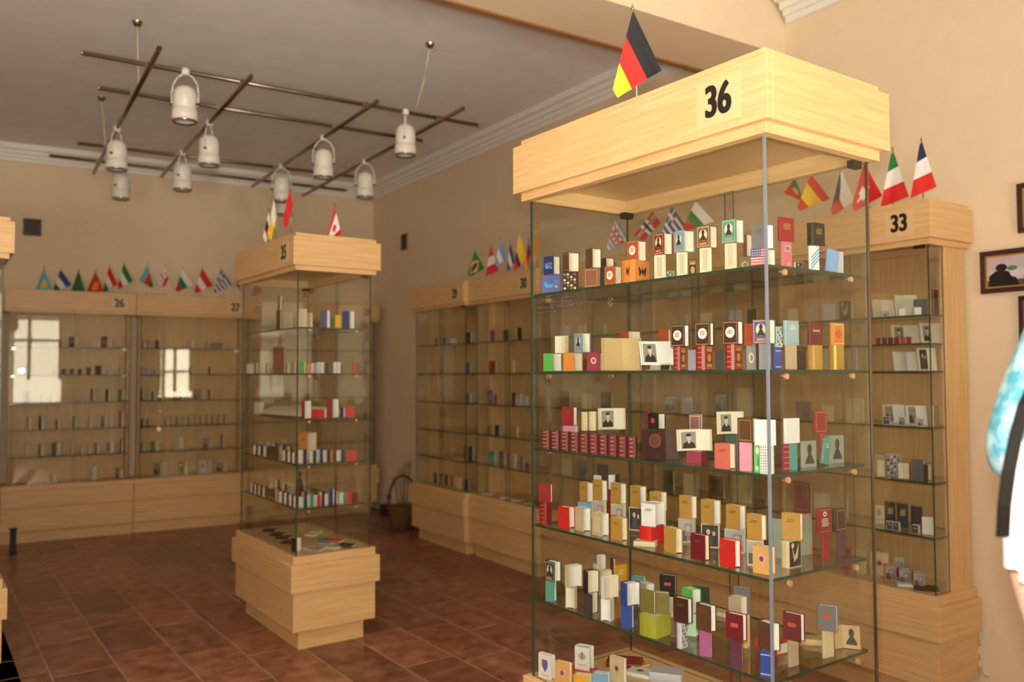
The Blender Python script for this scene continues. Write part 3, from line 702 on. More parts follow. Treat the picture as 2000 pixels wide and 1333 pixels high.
load(36, 3, 1020, 740, 2.857, '''
80 118 148 692 812 sc darkred alpha=35 sdec=bands
^72 138 150 590 692 cp darkred title page=w
202 260 298 722 838 cp red title page=w
300 340 385 728 855 cp ivory frame page=w
398 445 487 758 882 cp ivory frame page=w
503 555 592 783 908 cp ochre title
663 722 808 832 935 sc red alpha=45
^675 745 812 708 834 cp white title page=w
807 855 902 843 980 cp ochre
957 1020 1055 880 1020 cp maroon title
1125 1188 1230 910 1060 cp red title page=w
1310 1385 1425 948 1100 cp peach emblem
flat 665 935 120 ivory rot=70 t=.014
275 345 362 690 785 cp lightblue emblem u=.2 alpha=25
^288 323 360 585 692 cp ochre title page=w
362 385 400 672 800 cp silver u=.26 alpha=30
^362 385 402 575 672 cp white page=w
395 460 475 710 830 cp ivory pic u=.2 alpha=25
^400 443 478 598 710 cp ochre title page=w
478 492 500 640 800 cp darkred u=.27 alpha=30
^478 520 548 558 642 pc charcoal page=w
500 570 585 730 855 cp ivory pic u=.2 alpha=25
^503 547 585 618 732 cp ochre title page=w
602 668 680 752 880 cp ivory dark u=.2 alpha=25
^610 655 697 635 752 cp ochre title page=w
725 785 815 758 880 cp white pic u=.21 alpha=25
^722 775 817 653 760 cp ochre title page=w
880 963 975 808 945 cp beige pic u=.18 alpha=25
^890 940 980 683 808 cp ochre title page=w
1010 1098 1112 836 965 cp ivory dark u=.19 alpha=25
^1013 1065 1115 705 838 cp ochre title page=w
1143 1243 1257 855 985 cp silver pic u=.19 alpha=25
^1155 1210 1256 722 855 cp ochre title page=w
1265 1340 1368 883 1025 cp ivory pic u=.1 alpha=25
^1277 1335 1372 745 885 cp ochre title page=w
1395 1445 1462 778 990 cp marble u=.22 alpha=25
1460 1490 1580 910 1060 sc ivory bw v=.05 alpha=55
^1475 1555 1583 770 918 cp ochre title page=w
1560 1566 1635 785 1012 sc marble corner v=.12 alpha=58
1675 1682 1727 893 1046 sc darkred v=.05 alpha=58
^1643 1650 1748 757 893 sc darkred redmed alpha=58
1793 1800 1842 868 1005 sc plum v=.06 alpha=58
^1780 1795 1872 742 868 sc darkbrown frame alpha=56
''')
load(36, 4, 1020, 1033, 2.857, '''
125 173 188 300 412 cp teal alpha=28
^125 172 213 192 302 cp darkgreen portrait page=w
238 285 303 335 452 pc cream alpha=28
^230 250 328 215 335 cp ivory page=w
265 272 312 165 330 cp white u=.27 page=w
335 380 420 372 490 cp charcoal alpha=30
^335 355 425 250 372 cp black
430 478 508 403 525 pc white alpha=30 page=w
^432 442 533 282 405 cp white
398 412 428 200 330 cp ivory u=.25
428 442 505 205 340 cp ivory u=.2
497 505 520 160 300 cp plum u=.33 alpha=35
512 518 592 168 310 sc yellow titlew u=.27 alpha=55
540 598 614 440 567 cp blue alpha=28
^537 565 648 312 440 cp blue title page=w
615 680 695 210 345 cp teal u=.26 alpha=28 bands
655 690 745 280 420 cp beige u=.2 page=w
625 705 803 507 630 sc lime alpha=48
^635 702 714 380 508 cp olive
^702 782 798 392 508 cp olive title
780 870 885 380 490 cp ivory bars u=.22 alpha=25
^777 855 870 262 380 cp black label
843 865 905 540 680 sc silver scatter alpha=48
^830 897 930 403 540 cp darkbrown title page=w
912 972 990 480 605 cp mint alpha=28
^905 945 1003 345 480 cp green page=w
958 1040 1050 302 460 cp darkgreen u=.3 alpha=28
980 1038 1048 582 725 cp mauve alpha=28
^967 1030 1070 437 582 cp brown title page=w
1172 1228 1240 632 782 cp plum alpha=28
^1150 1225 1260 485 632 cp maroon label page=w
1200 1262 1282 520 695 cp peach u=.16 alpha=28
^1163 1215 1270 420 522 cp beige
1190 1270 1284 355 560 cp grey u=.33 alpha=25 label
1340 1398 1428 690 840 cp blue bluebands alpha=30
^1340 1392 1447 537 690 cp brown page=w
1490 1496 1556 632 775 sc beige alpha=58
^1475 1550 1585 482 632 cp maroon label page=w
1682 1688 1756 580 727 sc ivory alpha=58
^1670 1752 1775 440 580 cp grey label page=w
open 1760 1818 1910 545 675 redbrown left=page dec2=sil lean=4 pg=tan thick=.004
flat 1105 480 105 ivory rot=40
flat 1615 640 125 tan rot=75 dec=lines t=.016
flat 1400 680 150 red rot=30 t=.03
flat 830 360 100 ivory rot=50
''')
load(36, 5, 1020, 1033, 2.857, '''
80 150 172 712 842 cp white shield page=w
185 260 280 760 890 cp peach emblem page=w
flat 335 800 140 red rot=60 t=.012
^287 365 395 655 780 cp white arms page=w
497 565 585 733 870 cp ivory emblem page=w
flat 540 730 190 darkred rot=75 t=.014
flat 700 740 150 orange rot=40 dec=scatter t=.012
flat 665 815 150 white rot=55 dec=emblem page=w
flat 880 820 170 silver rot=70 t=.03
290 375 395 812 900 cp yellow u=.05 page=w
395 480 500 815 910 cp lightblue u=.1 page=w
flat 1090 880 120 pink rot=60
''')
# ------------------------------------------------------------------ case 35
load(35, 0, 460, 560, 4.443, '''
345 385 400 190 370 cp black v=.5 alpha=30
^350 385 405 60 190 cp darkred page=w
400 480 492 205 362 cp ivory v=.35 alpha=30 page=w
525 600 612 190 350 cp cream v=.03 alpha=30
612 652 664 215 350 cp ivory v=.1 alpha=30
725 790 815 200 355 cp slateblue v=.03 alpha=35 page=w
820 826 862 245 345 sc olive v=.12 alpha=58
864 868 910 230 345 sc yellow v=.03 alpha=58
915 988 1025 205 360 cp blue v=.03 alpha=35 page=w
''')
load(35, 1, 460, 560, 4.443, '''
40 48 100 690 772 cp white u=.02 alpha=40 page=w
140 180 195 670 765 cp greygreen u=.03
245 275 290 665 757 cp peach u=.03
310 420 430 525 755 cp redbrown redsq u=.1 alpha=25
440 450 468 660 755 cp gold u=.05
475 505 522 660 752 cp lilac u=.03
545 595 606 650 747 cp green v=.03 alpha=28
612 618 638 665 747 sc orange v=.04 alpha=58
645 648 686 660 748 pc lilac v=.04 alpha=40 page=w
690 694 746 655 750 pc white v=.03 alpha=40 page=w
775 780 802 660 745 sc darkgreen v=.06 alpha=58
840 844 892 650 748 pc white v=.03 alpha=40 page=w
893 897 916 660 745 sc darkgreen v=.04 alpha=58
1020 1024 1050 655 745 sc red v=.03 alpha=58
''')
load(35, 2, 460, 560, 4.443, '''
565 597 645 985 1140 cp darkred v=.03 alpha=40 page=w
650 770 785 1060 1135 cp red v=.05 alpha=22
780 840 885 975 1137 cp darkred v=.03 alpha=35 page=w
900 935 950 1045 1132 cp navy v=.04 alpha=35
955 960 1026 1042 1135 sc red v=.03 alpha=58
145 190 235 965 1060 cp white u=.05
''')
load(35, 3, 460, 800, 4.167, '''
130 134 168 275 352 pc brown u=.02 alpha=35 page=w
175 179 207 280 360 pc brown u=.02 alpha=35 page=w
215 219 252 285 372 pc darkbrown u=.02 alpha=35 page=w
252 350 370 332 408 cp darkbrown u=.1 alpha=22
372 376 408 330 420 pc maroon u=.02 alpha=35 page=w
412 416 450 335 428 pc black u=.02 alpha=35 page=w
452 456 487 345 435 pc brown u=.02 alpha=35 page=w
496 500 556 330 445 pc navy v=.02 alpha=40 page=w
502 580 640 105 330 cp orange title v=.2 alpha=35
590 594 637 340 442 pc darkgreen v=.02 alpha=40 page=w
640 644 692 335 440 pc navy v=.03 alpha=40 page=w
697 701 750 338 438 pc charcoal v=.02 alpha=40 page=w
755 760 788 340 430 sc coral v=.06 alpha=58
810 814 866 340 432 pc darkgreen v=.02 alpha=40 page=w
870 874 895 345 430 sc slateblue v=.05 alpha=58
905 910 975 340 426 sc red v=.02 alpha=58
265 270 300 270 330 pc brown u=.2 alpha=35 page=w
360 365 392 270 335 pc charcoal u=.2 alpha=35 page=w
415 420 450 275 335 pc darkred u=.2 alpha=35 page=w
''')
load(35, 4, 460, 800, 4.167, '''
115 119 142 588 668 pc brown u=.02 alpha=35 page=w
147 151 172 600 680 pc brown u=.02 alpha=35 page=w
178 182 205 612 692 pc black u=.02 alpha=35 page=w
210 214 242 622 702 pc maroon u=.02 alpha=35 page=w
250 320 335 660 720 cp darkbrown u=.08 alpha=22
340 344 380 665 757 pc brown u=.02 alpha=35 page=w
385 389 420 682 778 pc black u=.02 alpha=35 page=w
425 429 460 695 790 pc maroon u=.02 alpha=35 page=w
465 469 494 705 800 pc charcoal u=.02 alpha=35 page=w
497 502 562 722 810 pc darkgreen v=.02 alpha=40 page=w
573 578 616 712 808 pc teal v=.03 alpha=40 page=w
620 625 672 715 806 pc red v=.02 alpha=40 page=w
680 684 706 690 800 pc charcoal v=.05 alpha=40 page=w
710 714 762 705 800 pc navy v=.02 alpha=40 page=w
765 790 802 660 785 cp blue v=.06 alpha=30
803 820 830 680 785 cp darkgreen v=.05 alpha=30
832 836 886 700 792 pc teal v=.02 alpha=40 page=w
888 893 940 685 782 sc red v=.03 alpha=58
942 947 990 700 782 sc maroon v=.03 alpha=58
240 245 275 585 650 pc brown u=.22 alpha=35 page=w
370 375 405 600 650 pc charcoal u=.22 alpha=35 page=w
505 540 550 590 660 cp darkred v=.3 alpha=30
560 590 600 600 680 cp navy v=.25 alpha=30
640 670 680 620 700 cp darkgreen v=.2 alpha=30
700 730 742 635 700 cp plum v=.17 alpha=30
''')
load(35, 5, 460, 800, 4.167, '''
445 490 525 945 1055 cp black v=.1 alpha=35 page=w
flat 290 990 110 black rot=75 page=w
flat 350 1025 115 black rot=75 page=w
flat 400 1050 120 darkbrown rot=75 page=w
flat 440 1090 120 black rot=75 page=w
flat 560 1130 140 ivory rot=70 page=w
flat 650 1150 120 lilac rot=68 page=w
flat 740 1100 100 greygreen rot=72 page=w
flat 810 1140 110 ivory rot=66 page=w
flat 870 1070 140 coral rot=72 page=w
flat 950 1120 130 charcoal rot=72 page=w
flat 720 1070 90 teal rot=72 page=w
flat 620 1030 90 ivory rot=70 page=w
flat 720 1000 90 ivory rot=75 page=w
''')
# ------------------------------------------------------------------ case 33, pixel outlines of its visible end
load(33, 0, 0, 0, 1, '''
open 1700 1722 1746 583 621 brown left=page u=.14
open 1747 1766 1790 577 621 ivory left=page u=.14
1791 1812 1816 584 617 cp charcoal pattern u=.14 alpha=25
1822 1825 1841 569 620 sc brown u=.14 alpha=50
1726 1738 1745 609 622 cp white pic u=.04
1759 1768 1776 607 621 cp white u=.04
1788 1800 1808 605 620 cp white u=.04
''')
load(33, 1, 0, 0, 1, '''
open 1738 1766 1792 634 672 ivory left=bust u=.15
open 1796 1822 1842 628 668 ivory left=bust u=.15
1714 1720 1725 661 674 cp darkred u=.04
1726 1732 1737 661 674 cp brown u=.04
1738 1744 1749 661 674 cp maroon u=.04
1750 1756 1761 660 673 cp darkred u=.04
1762 1768 1773 660 673 cp rust u=.04
1774 1780 1785 660 673 cp darkred u=.04
''')
load(33, 2, 0, 0, 1, '''
open 1741 1772 1790 689 727 ivory left=page u=.14 pg=w
open 1790 1812 1828 680 725 ivory left=dark u=.12
''')
load(33, 3, 0, 0, 1, '''
open 1722 1745 1766 797 834 beige left=pic u=.15 pg=w
open 1768 1790 1808 797 834 white left=pic u=.15 pg=w
1820 1824 1842 797 835 sc ivory u=.14 alpha=50
1728 1738 1745 820 836 cp white dark u=.04 page=w
1760 1768 1774 818 835 cp white pic u=.04 page=w
1793 1804 1812 820 836 cp white pic u=.04 page=w
''')
load(33, 4, 0, 0, 1, '''
1715 1728 1734 900 937 cp ivory u=.15
1736 1760 1766 895 937 cp lilac scatter u=.15 alpha=25
1717 1720 1733 907 940 pc gold u=.05 alpha=40
1760 1763 1780 910 942 pc redbrown u=.05 alpha=40
1791 1804 1810 905 940 cp grey u=.15
1807 1813 1830 913 946 cp darkbrown u=.05 alpha=40
''')
load(33, 5, 0, 0, 1, '''
1711 1728 1733 995 1030 cp ivory arms u=.15 alpha=25
1734 1750 1757 997 1042 cp black lines u=.15 alpha=25
1758 1775 1783 1000 1046 cp black lines u=.15 alpha=25
1786 1803 1810 1003 1048 cp black sil u=.15 alpha=25
1818 1822 1840 1020 1056 pc coral u=.06 alpha=40 page=w
1735 1744 1749 1024 1040 cp white dark u=.04 page=w
1748 1756 1761 1029 1045 cp white dark u=.04 page=w
1786 1794 1800 1030 1047 cp white dark u=.04 page=w
''')
load(33, 6, 0, 0, 1, '''
1706 1736 1742 1086 1130 cp ivory emblem u=.16 alpha=25
1750 1766 1773 1087 1125 cp silver pic u=.18 alpha=25
1732 1751 1758 1108 1138 cp red pic u=.1 alpha=25 page=w
1760 1779 1787 1112 1142 cp purple pic u=.09 alpha=25 page=w
1788 1807 1816 1116 1147 cp redbrown pic u=.08 alpha=25 page=w
flat 1765 1147 45 white rot=70 page=w
flat 1815 1160 45 black rot=70 page=w
''')
# ------------------------------------------------------------------ far wall cases: the books that can be told apart there
def far(num, si, items):
    for it in items:
        x0, x1, hpx, cn = it[:4]; typ = it[4] if len(it) > 4 else 'cp'; dec = it[5] if len(it) > 5 else None
        c = CASES[num]; z = c['sh'][si]; P0 = wpt(num, .1, 0); n = (math.cos(c['rz']), math.sin(c['rz']), 0)
        p = hit((x0+x1)/2, 735, P0, n); p.z = z; d = p-CAM; py = 666.5-F*d.dot(UP)/d.dot(FW)
        xm = x0+(x1-x0)*(.72 if typ == 'cp' else .2)
        put(num, si, x0, xm, x1, py-hpx, py, typ, cn, dec, u=.1)
far(25, 0, [(4, 20, 20, 'ivory')]); far(25, 2, [(0, 18, 22, 'black')]); far(25, 3, [(8, 26, 24, 'charcoal')]); far(25, 4, [(6, 24, 24, 'olive')])
far(26, 0, [(40, 51, 22, 'black'), (55, 66, 18, 'darkgreen'), (92, 101, 18, 'silver'), (110, 123, 15, 'ochre'), (131, 150, 21, 'plum', 'cp', 'emblem'), (178, 191, 14, 'white'), (194, 214, 22, 'maroon', 'cp', 'emblem'), (234, 244, 22, 'darkgreen')])
far(26, 1, [(34, 54, 16, 'charcoal'), (100, 110, 12, 'brown'), (118, 132, 11, 'plum'), (133, 148, 11, 'maroon'), (149, 163, 11, 'maroon'), (167, 180, 14, 'charcoal'), (184, 202, 18, 'darkbrown'), (228, 238, 14, 'silver')])
far(26, 2, [(41, 62, 22, 'black'), (75, 85, 16, 'brown'), (92, 104, 18, 'charcoal'), (136, 146, 22, 'black'), (148, 156, 22, 'black'), (170, 185, 24, 'black'), (200, 215, 22, 'charcoal'), (226, 242, 22, 'greygreen')])
far(26, 3, [(44, 60, 24, 'ivory', 'cp', 'frame'), (67, 85, 26, 'charcoal'), (103, 116, 18, 'grey'), (135, 150, 22, 'greygreen'), (165, 178, 22, 'white', 'cp', 'sil'), (192, 208, 22, 'paleblue', 'cp', 'pic'), (224, 242, 30, 'rust')])
far(26, 4, [(40, 54, 26, 'darkred'), (68, 84, 22, 'silver', 'cp', 'pic'), (95, 115, 24, 'grey'), (129, 142, 24, 'ivory', 'cp', 'sil'), (152, 162, 15, 'cream'), (166, 176, 18, 'ivory'), (179, 193, 20, 'paleblue'), (203, 220, 22, 'white', 'cp', 'sil'), (227, 240, 24, 'maroon')])
far(26, 5, [(93, 107, 18, 'yellow'), (167, 186, 26, 'white'), (223, 240, 20, 'rust', 'cp', 'pic')])
far(27, 0, [(270, 280, 14, 'silver'), (284, 292, 14, 'rust'), (300, 314, 16, 'brown'), (366, 378, 16, 'white'), (398, 406, 16, 'brown'), (410, 444, 12, 'greygreen')])
far(27, 1, [(272, 290, 12, 'silver'), (294, 306, 10, 'beige'), (352, 362, 14, 'lilac'), (366, 374, 13, 'brown'), (404, 414, 14, 'redbrown')])
far(27, 2, [(265, 277, 22, 'darkbrown', 'cp', 'frame'), (292, 303, 16, 'greygreen'), (306, 318, 14, 'pink'), (335, 360, 20, 'olive'), (376, 398, 20, 'grey', 'cp', 'pic'), (402, 414, 18, 'rust')])
far(27, 3, [(272, 282, 14, 'brown'), (284, 292, 14, 'rust')]+[(317+11.6*i, 326+11.6*i, 16+(i % 2)*2, ['brown', 'redbrown', 'darkbrown', 'olive', 'brown'][i % 5]) for i in range(11)])
far(27, 4, [(265, 277, 16, 'paleblue'), (291, 307, 18, 'lime'), (337, 355, 24, 'white'), (395, 412, 18, 'rust', 'cp', 'pic'), (425, 438, 26, 'rust', 'cp', 'frame')])
far(27, 5, [(296, 320, 26, 'white', 'cp', 'pic'), (344, 364, 24, 'lime', 'cp', 'flower'), (385, 409, 26, 'white', 'cp', 'emblem'), (421, 440, 20, 'silver', 'cp', 'pic')])
far(28, 0, [(726, 740, 16, 'silver')]); far(28, 1, [(722, 728, 10, 'white'), (730, 742, 16, 'charcoal')]); far(28, 2, [(724, 736, 14, 'ivory')]); far(28, 3, [(726, 736, 12, 'black')]); far(28, 4, [(722, 731, 14, 'crimson'), (732, 738, 14, 'darkred')]); far(28, 5, [(724, 732, 18, 'paleblue')])
far(29, 0, [(848, 858, 13, 'grey'), (864, 874, 13, 'charcoal'), (880, 892, 11, 'silver'), (909, 923, 22, 'charcoal')])
far(29, 1, [(908, 922, 20, 'slateblue')]); far(29, 2, [(908, 922, 20, 'grey')])
far(29, 5, [(846, 856, 20, 'brown'), (857, 867, 20, 'grey'), (868, 878, 20, 'darkbrown'), (879, 889, 20, 'rust'), (890, 902, 20, 'ivory'), (906, 918, 20, 'charcoal')])
far(29, 4, [(906, 912, 28, 'maroon'), (914, 926, 28, 'charcoal')])
far(30, 0, [(957, 970, 23, 'crimson'), (983, 996, 22, 'black'), (1008, 1019, 26, 'black', 'pc')])
far(30, 1, [(955, 972, 24, 'darkred'), (987, 1007, 24, 'ochre')])
far(30, 2, [(934, 948, 26, 'slateblue', 'cp', 'emblem'), (953, 961, 16, 'ivory'), (964, 974, 18, 'rust'), (1000, 1010, 24, 'brown'), (1012, 1019, 24, 'silver'), (1020, 1032, 18, 'paleblue')])
far(30, 3, [(939, 947, 16, 'olive'), (949, 958, 14, 'rust'), (966, 978, 18, 'darkgreen'), (998, 1013, 20, 'gold')])
far(30, 4, [(953, 971, 24, 'teal'), (974, 988, 27, 'grey'), (991, 998, 24, 'maroon'), (1001, 1009, 26, 'ivory'), (1016, 1024, 22, 'slateblue'), (1026, 1036, 12, 'crimson')])
for px, cn in ((944, 'silver'), (980, 'white'), (998, 'ivory'), (1026, 'beige')): flat(30, 5, px, 965+(px-940)*.25, 24, cn, 70, page=PAGEW)
far(31, 0, [(1062, 1077, 22, 'beige'), (1100, 1115, 24, 'silver'), (1130, 1147, 24, 'ivory'), (1168, 1185, 22, 'greygreen')])
far(31, 1, [(1071, 1086, 26, 'ivory'), (1109, 1126, 28, 'beige'), (1138, 1153, 26, 'brown')])
far(31, 2, [(1062, 1085, 30, 'brown'), (1138, 1158, 28, 'ivory'), (1176, 1200, 34, 'charcoal')])
far(31, 3, [(1090, 1109, 28, 'silver'), (1133, 1147, 26, 'charcoal'), (1161, 1180, 26, 'beige')])
far(31, 4, [(1062, 1079, 30, 'ivory'), (1130, 1153, 32, 'grey'), (1168, 1195, 32, 'charcoal')])
far(32, 0, [(1325, 1345, 32, 'beige'), (1372, 1392, 32, 'ivory'), (1430, 1450, 34, 'silver'), (1466, 1482, 34, 'brown')])
far(32, 1, [(1310, 1328, 30, 'silver'), (1336, 1354, 30, 'ivory'), (1390, 1425, 40, 'tan', 'cp', 'frame'), (1440, 1470, 44, 'ivory')])
far(32, 2, [(1300, 1330, 34, 'crimson', 'cp', 'pic'), (1335, 1355, 30, 'silver'), (1400, 1432, 44, 'darkbrown', 'cp', 'pic'), (1444, 1474, 56, 'ivory')])
far(32, 3, [(1310, 1330, 34, 'charcoal'), (1340, 1362, 36, 'grey'), (1395, 1412, 30, 'olive'), (1432, 1466, 60, 'beige')])
far(32, 4, [(1300, 1320, 40, 'darkgreen'), (1340, 1365, 40, 'ivory'), (1390, 1420, 44, 'darkbrown', 'cp', 'frame'), (1440, 1470, 60, 'ivory')])
far(33, 0, [(1545, 1560, 30, 'ivory'), (1580, 1600, 34, 'beige'), (1648, 1668, 40, 'ivory', 'cp', 'bw'), (1615, 1635, 34, 'silver')])
far(33, 2, [(1560, 1580, 40, 'brown'), (1600, 1625, 44, 'ivory'), (1650, 1680, 46, 'beige')])
far(33, 3, [(1560, 1594, 36, 'darkbrown'), (1612, 1630, 30, 'ivory'), (1665, 1692, 46, 'ivory')])
far(33, 5, [(1563, 1590, 60, 'crimson', 'cp', 'frame'), (1600, 1625, 44, 'ivory'), (1635, 1660, 44, 'beige')])
far(33, 6, [(1650, 1668, 44, 'red'), (1672, 1694, 44, 'ivory')])
# past 300 books: the smallest ones in view become one object
REG.sort(key=lambda r: -r[8])
KEEP, RESTB = REG[:298], REG[298:]
vs, fs, mi, ms = [], [], [], []
for r in RESTB:
    E = r[0]
    for ch in list(E.children):
        M = E.matrix_basis @ ch.matrix_basis; me = ch.data; o = len(vs); vs += [M @ v.co for v in me.vertices]
        for p in me.polygons:
            fs.append(tuple(i+o for i in p.vertices)); m = me.materials[p.material_index]
            if m not in ms: ms.append(m)
            mi.append(ms.index(m))
        bpy.data.objects.remove(ch)
    bpy.data.objects.remove(E)
st = link('small_books', mesh('small_books', vs, fs, mi), ms); st['kind'] = 'stuff'; tag(st, 'many tiny books standing in rows inside the far wall cases', 'books')
# labels that single each book out: look first, then its shelf and case
SHN = ['top', 'second', 'third', 'fourth', 'fifth', 'lowest']; SH7 = ['top', 'second', 'third', 'fourth', 'fifth', 'sixth', 'lowest']
CASEN = {36: 'nearest case', 35: 'middle floor case', 34: 'left case', 33: 'rightmost wall case', 32: 'wall case left of rightmost', 31: 'wall case behind nearest', 30: 'Brazilian flag case', 29: 'basket-side case', 28: 'far corner case', 27: 'Greek flag case', 26: 'Kazakh flag case', 25: 'leftmost back case'}
from collections import defaultdict
by = defaultdict(list)
STATE = {0: 'standing', 1: 'perched', 2: 'flat'}
for r in KEEP:
    cw = CW.get(r[5], r[5]); noun = 'open book' if r[7] == 'open' else 'book'; dw = (' '+DW[r[6]]) if r[6] in DW else ''
    st_ = STATE[r[3]] if r[7] != 'open' else ('perched' if r[3] else 'upright')
    by[('%s %s%s' % (cw, noun, dw), '%s, %s shelf, %s' % (st_, (SH7 if r[1] == 33 else SHN)[r[2]], CASEN[r[1]]))].append(r)
for (a, b), L in by.items():
    L.sort(key=lambda r: r[4])
    for k, r in enumerate(L):
        lab = '%s, %s' % (a, b) if len(L) == 1 else '%s %s from left, %s' % (ORD[k], a, b)
        tag(r[0], lab, 'book', 'miniature books in the '+CASEN[r[1]])
# ------------------------------------------------------------------ hanging lamp grid
ZB, ZC = 3.275, 3.245
BARS = [((160, 103), (935, 245)), ((193, 172), (826, 275)), ((152, 280), (690, 345)), ((97, 304), (676, 372))]
CARS = [((311, 95), (183, 338)), ((490, 150), (316, 344)), ((736, 198), (493, 364)), ((904, 212), (592, 382))]
GE = empty('lamp_grid', (2.0, 6.0, 3.2)); tag(GE, 'steel tube grid carrying white spotlights below the ceiling', 'light fixture')
def gl(p): return Vector(p)-Vector((2.0, 6.0, 3.2))
bl = []
for k, (a, b) in enumerate(BARS+CARS):
    z = ZB if k < 4 else ZC
    p, q = hitz(*a, z), hitz(*b, z); bl.append((p, q)); tubes('bar', [(gl(p), gl(q), .0135)], STEEL, GE, 10)
    for e in (p, q):
        d = (q-p).normalized()*.006; tubes('end_cap', [(gl(e-d), gl(e+d), .0145)], CHROME, GE, 10)
def cross(l, m):
    p, q = l; r, s = m; d1, d2 = q-p, s-r; den = d1.x*d2.y-d1.y*d2.x; t = ((r.x-p.x)*d2.y-(r.y-p.y)*d2.x)/den; return p+d1*t
for b in bl[:4]:
    for c in bl[4:]:
        x = cross(b, c); boxes('clamp', [((-.018, -.018, -.032), (.018, .018, .014))], CHROME, GE, .004, loc=gl(x))
CORD = plain((214, 206, 190), .6)
def cord(pts):
    P = [gl(p) for p in pts]; tubes('hanger_cord', [(P[i], P[i+1], .004) for i in range(len(P)-1)], CORD, GE, 6)
    lathe('ceiling_hook', [(.0, -.03), (.018, -.028), (.026, -.01), (.03, 0)], STEEL, GE, 12, gl(pts[0]))
for ax, bar in (((268, 42), 4), ((198, 190), 4)):
    p = hitz(*ax, CEIL); l = bl[bar]; d = (l[1]-l[0]); t = (p.y-l[0].y)/d.y; q = l[0]+d*t; cord([p, q])
p = hitz(840, 85, CEIL); q = hitz(810, 222, ZB); cord([p, p.lerp(q, .45)+Vector((.01, 0, -.02)), q])
p = cross(bl[3], bl[7]); cord([Vector((p.x, p.y, CEIL)), p])
LM = {}
def spot(at, rz, tilt=0):
    E = empty('spotlight'); E.parent = GE; E.location = gl(at); E.rotation_euler = (0, 0, rz)
    if not LM:
        tmp = lathe('housing', [(.0, -.085), (.02, -.087), (.045, -.098), (.062, -.12), (.066, -.15), (.067, -.21), (.062, -.215), (.062, -.222), (.071, -.228), (.072, -.29), (.068, -.292)], WHITE, None, 24)
        LM['housing'] = tmp.data; bpy.data.objects.remove(tmp)
        tmp = lathe('lens_ring', [(.068, -.287), (.073, -.292), (.072, -.3), (.062, -.302), (.058, -.292), (.03, -.28), (.0, -.276)], [CHROME, plain((196, 200, 206), .25)], None, 24, mi=[0, 0, 0, 0, 1, 1])
        LM['lens_ring'] = tmp.data; bpy.data.objects.remove(tmp)
        pts = [(.076, -.205), (.079, -.13), (.07, -.075), (.045, -.035), (.018, -.018), (-.018, -.018), (-.045, -.035), (-.07, -.075), (-.079, -.13), (-.076, -.205)]
        tmp = tubes('yoke', [((pts[i][0], 0, pts[i][1]), (pts[i+1][0], 0, pts[i+1][1]), .0045) for i in range(len(pts)-1)], WHITE); LM['yoke'] = tmp.data; bpy.data.objects.remove(tmp)
        tmp = lathe('bar_clip', [(.0, .018), (.02, .018), (.024, .008), (.024, -.014), (.014, -.022), (.0, -.022)], WHITE, None, 14); LM['bar_clip'] = tmp.data; bpy.data.objects.remove(tmp)
        tmp = tubes('knob', [((.064, 0, -.195), (.084, 0, -.195), .008)], BLACK); LM['knob'] = tmp.data; bpy.data.objects.remove(tmp)
    for n, me in LM.items(): link(n, me, None, E)
    link('knob', LM['knob'], None, E, (0, 0, 0), (0, 0, math.pi))
for bar, px, rz in ((0, 362, -.62), (4, 229, .9), (5, 409, .95), (3, 237, .8), (5, 357, .9), (6, 632, -.6), (0, 792, 1.0), (7, 713, -.62), (6, 550, -.5), (3, 556, .4)):
    a, b = (BARS+CARS)[bar]
    t = (px-a[0])/(b[0]-a[0]); py = a[1]+t*(b[1]-a[1]); spot(hitz(px, py, ZB if bar < 4 else ZC), rz)
# ------------------------------------------------------------------ flags
FC = dict(k=(26, 24, 30), r=(212, 34, 26), y=(240, 200, 40), w=(236, 232, 230), b=(58, 74, 140), g=(30, 120, 52), l=(110, 184, 206), n=(32, 36, 84), o=(228, 150, 50), d=(120, 24, 24), s=(120, 160, 214))
def vs3(*c): return lambda u, v: c[min(2, int(v*3))]
def us3(*c): return lambda u, v: c[min(2, int(u*3))]
def sun(base, cc, r=.16, cx=.5): return lambda u, v: cc if (u-cx)**2+((v-.5)*.7)**2 < r*r else base
def brazil(u, v):
    if (u-.5)**2+((v-.5)*.7)**2 < .035: return 'n'
    return 'y' if abs(u-.5)/.42+abs(v-.5)/.4 < 1 else 'g'
def georgia(u, v):
    if abs(u-.5) < .07 or abs(v-.5) < .1: return 'r'
    for cu in (.22, .78):
        for cv in (.22, .78):
            if (abs(u-cu) < .07 and abs(v-cv) < .035) or (abs(u-cu) < .028 and abs(v-cv) < .09): return 'r'
    return 'w'
def greece(u, v):
    if u < .37 and v < .55: return 'w' if abs(u-.185) < .04 or abs(v-.275) < .06 else 'b'
    return 'b' if int(v*9) % 2 == 0 else 'w'
def usa(u, v): return 'n' if u < .4 and v < .54 else ('r' if int(v*13) % 2 == 0 else 'w')
def norway(u, v):
    if abs(u-.38) < .05 or abs(v-.5) < .07: return 'n'
    return 'w' if abs(u-.38) < .1 or abs(v-.5) < .14 else 'r'
def swiss(u, v): return 'w' if (abs(u-.5) < .08 and abs(v-.5) < .3) or (abs(u-.5) < .2 and abs(v-.5) < .11) else 'r'
def spain(u, v): return 'y' if .25 < v < .75 else 'r'
def canada(u, v): return 'r' if u < .25 or u > .75 or ((u-.5)**2+((v-.5)*.6)**2 < .02) else 'w'
def czech(u, v): return 'n' if u < .5-abs(v-.5) else ('w' if v < .5 else 'r')
def portugal(u, v): return 'y' if (u-.4)**2+((v-.5)*.7)**2 < .025 else ('g' if u < .4 else 'r')
def lux(u, v): return 'r' if (int(u*6)+int(v*8)) % 2 and .15 < v < .75 else ('w' if int(v*10) % 2 else 's')
def colombia(u, v): return 'y' if v < .5 else ('n' if v < .75 else 'r')
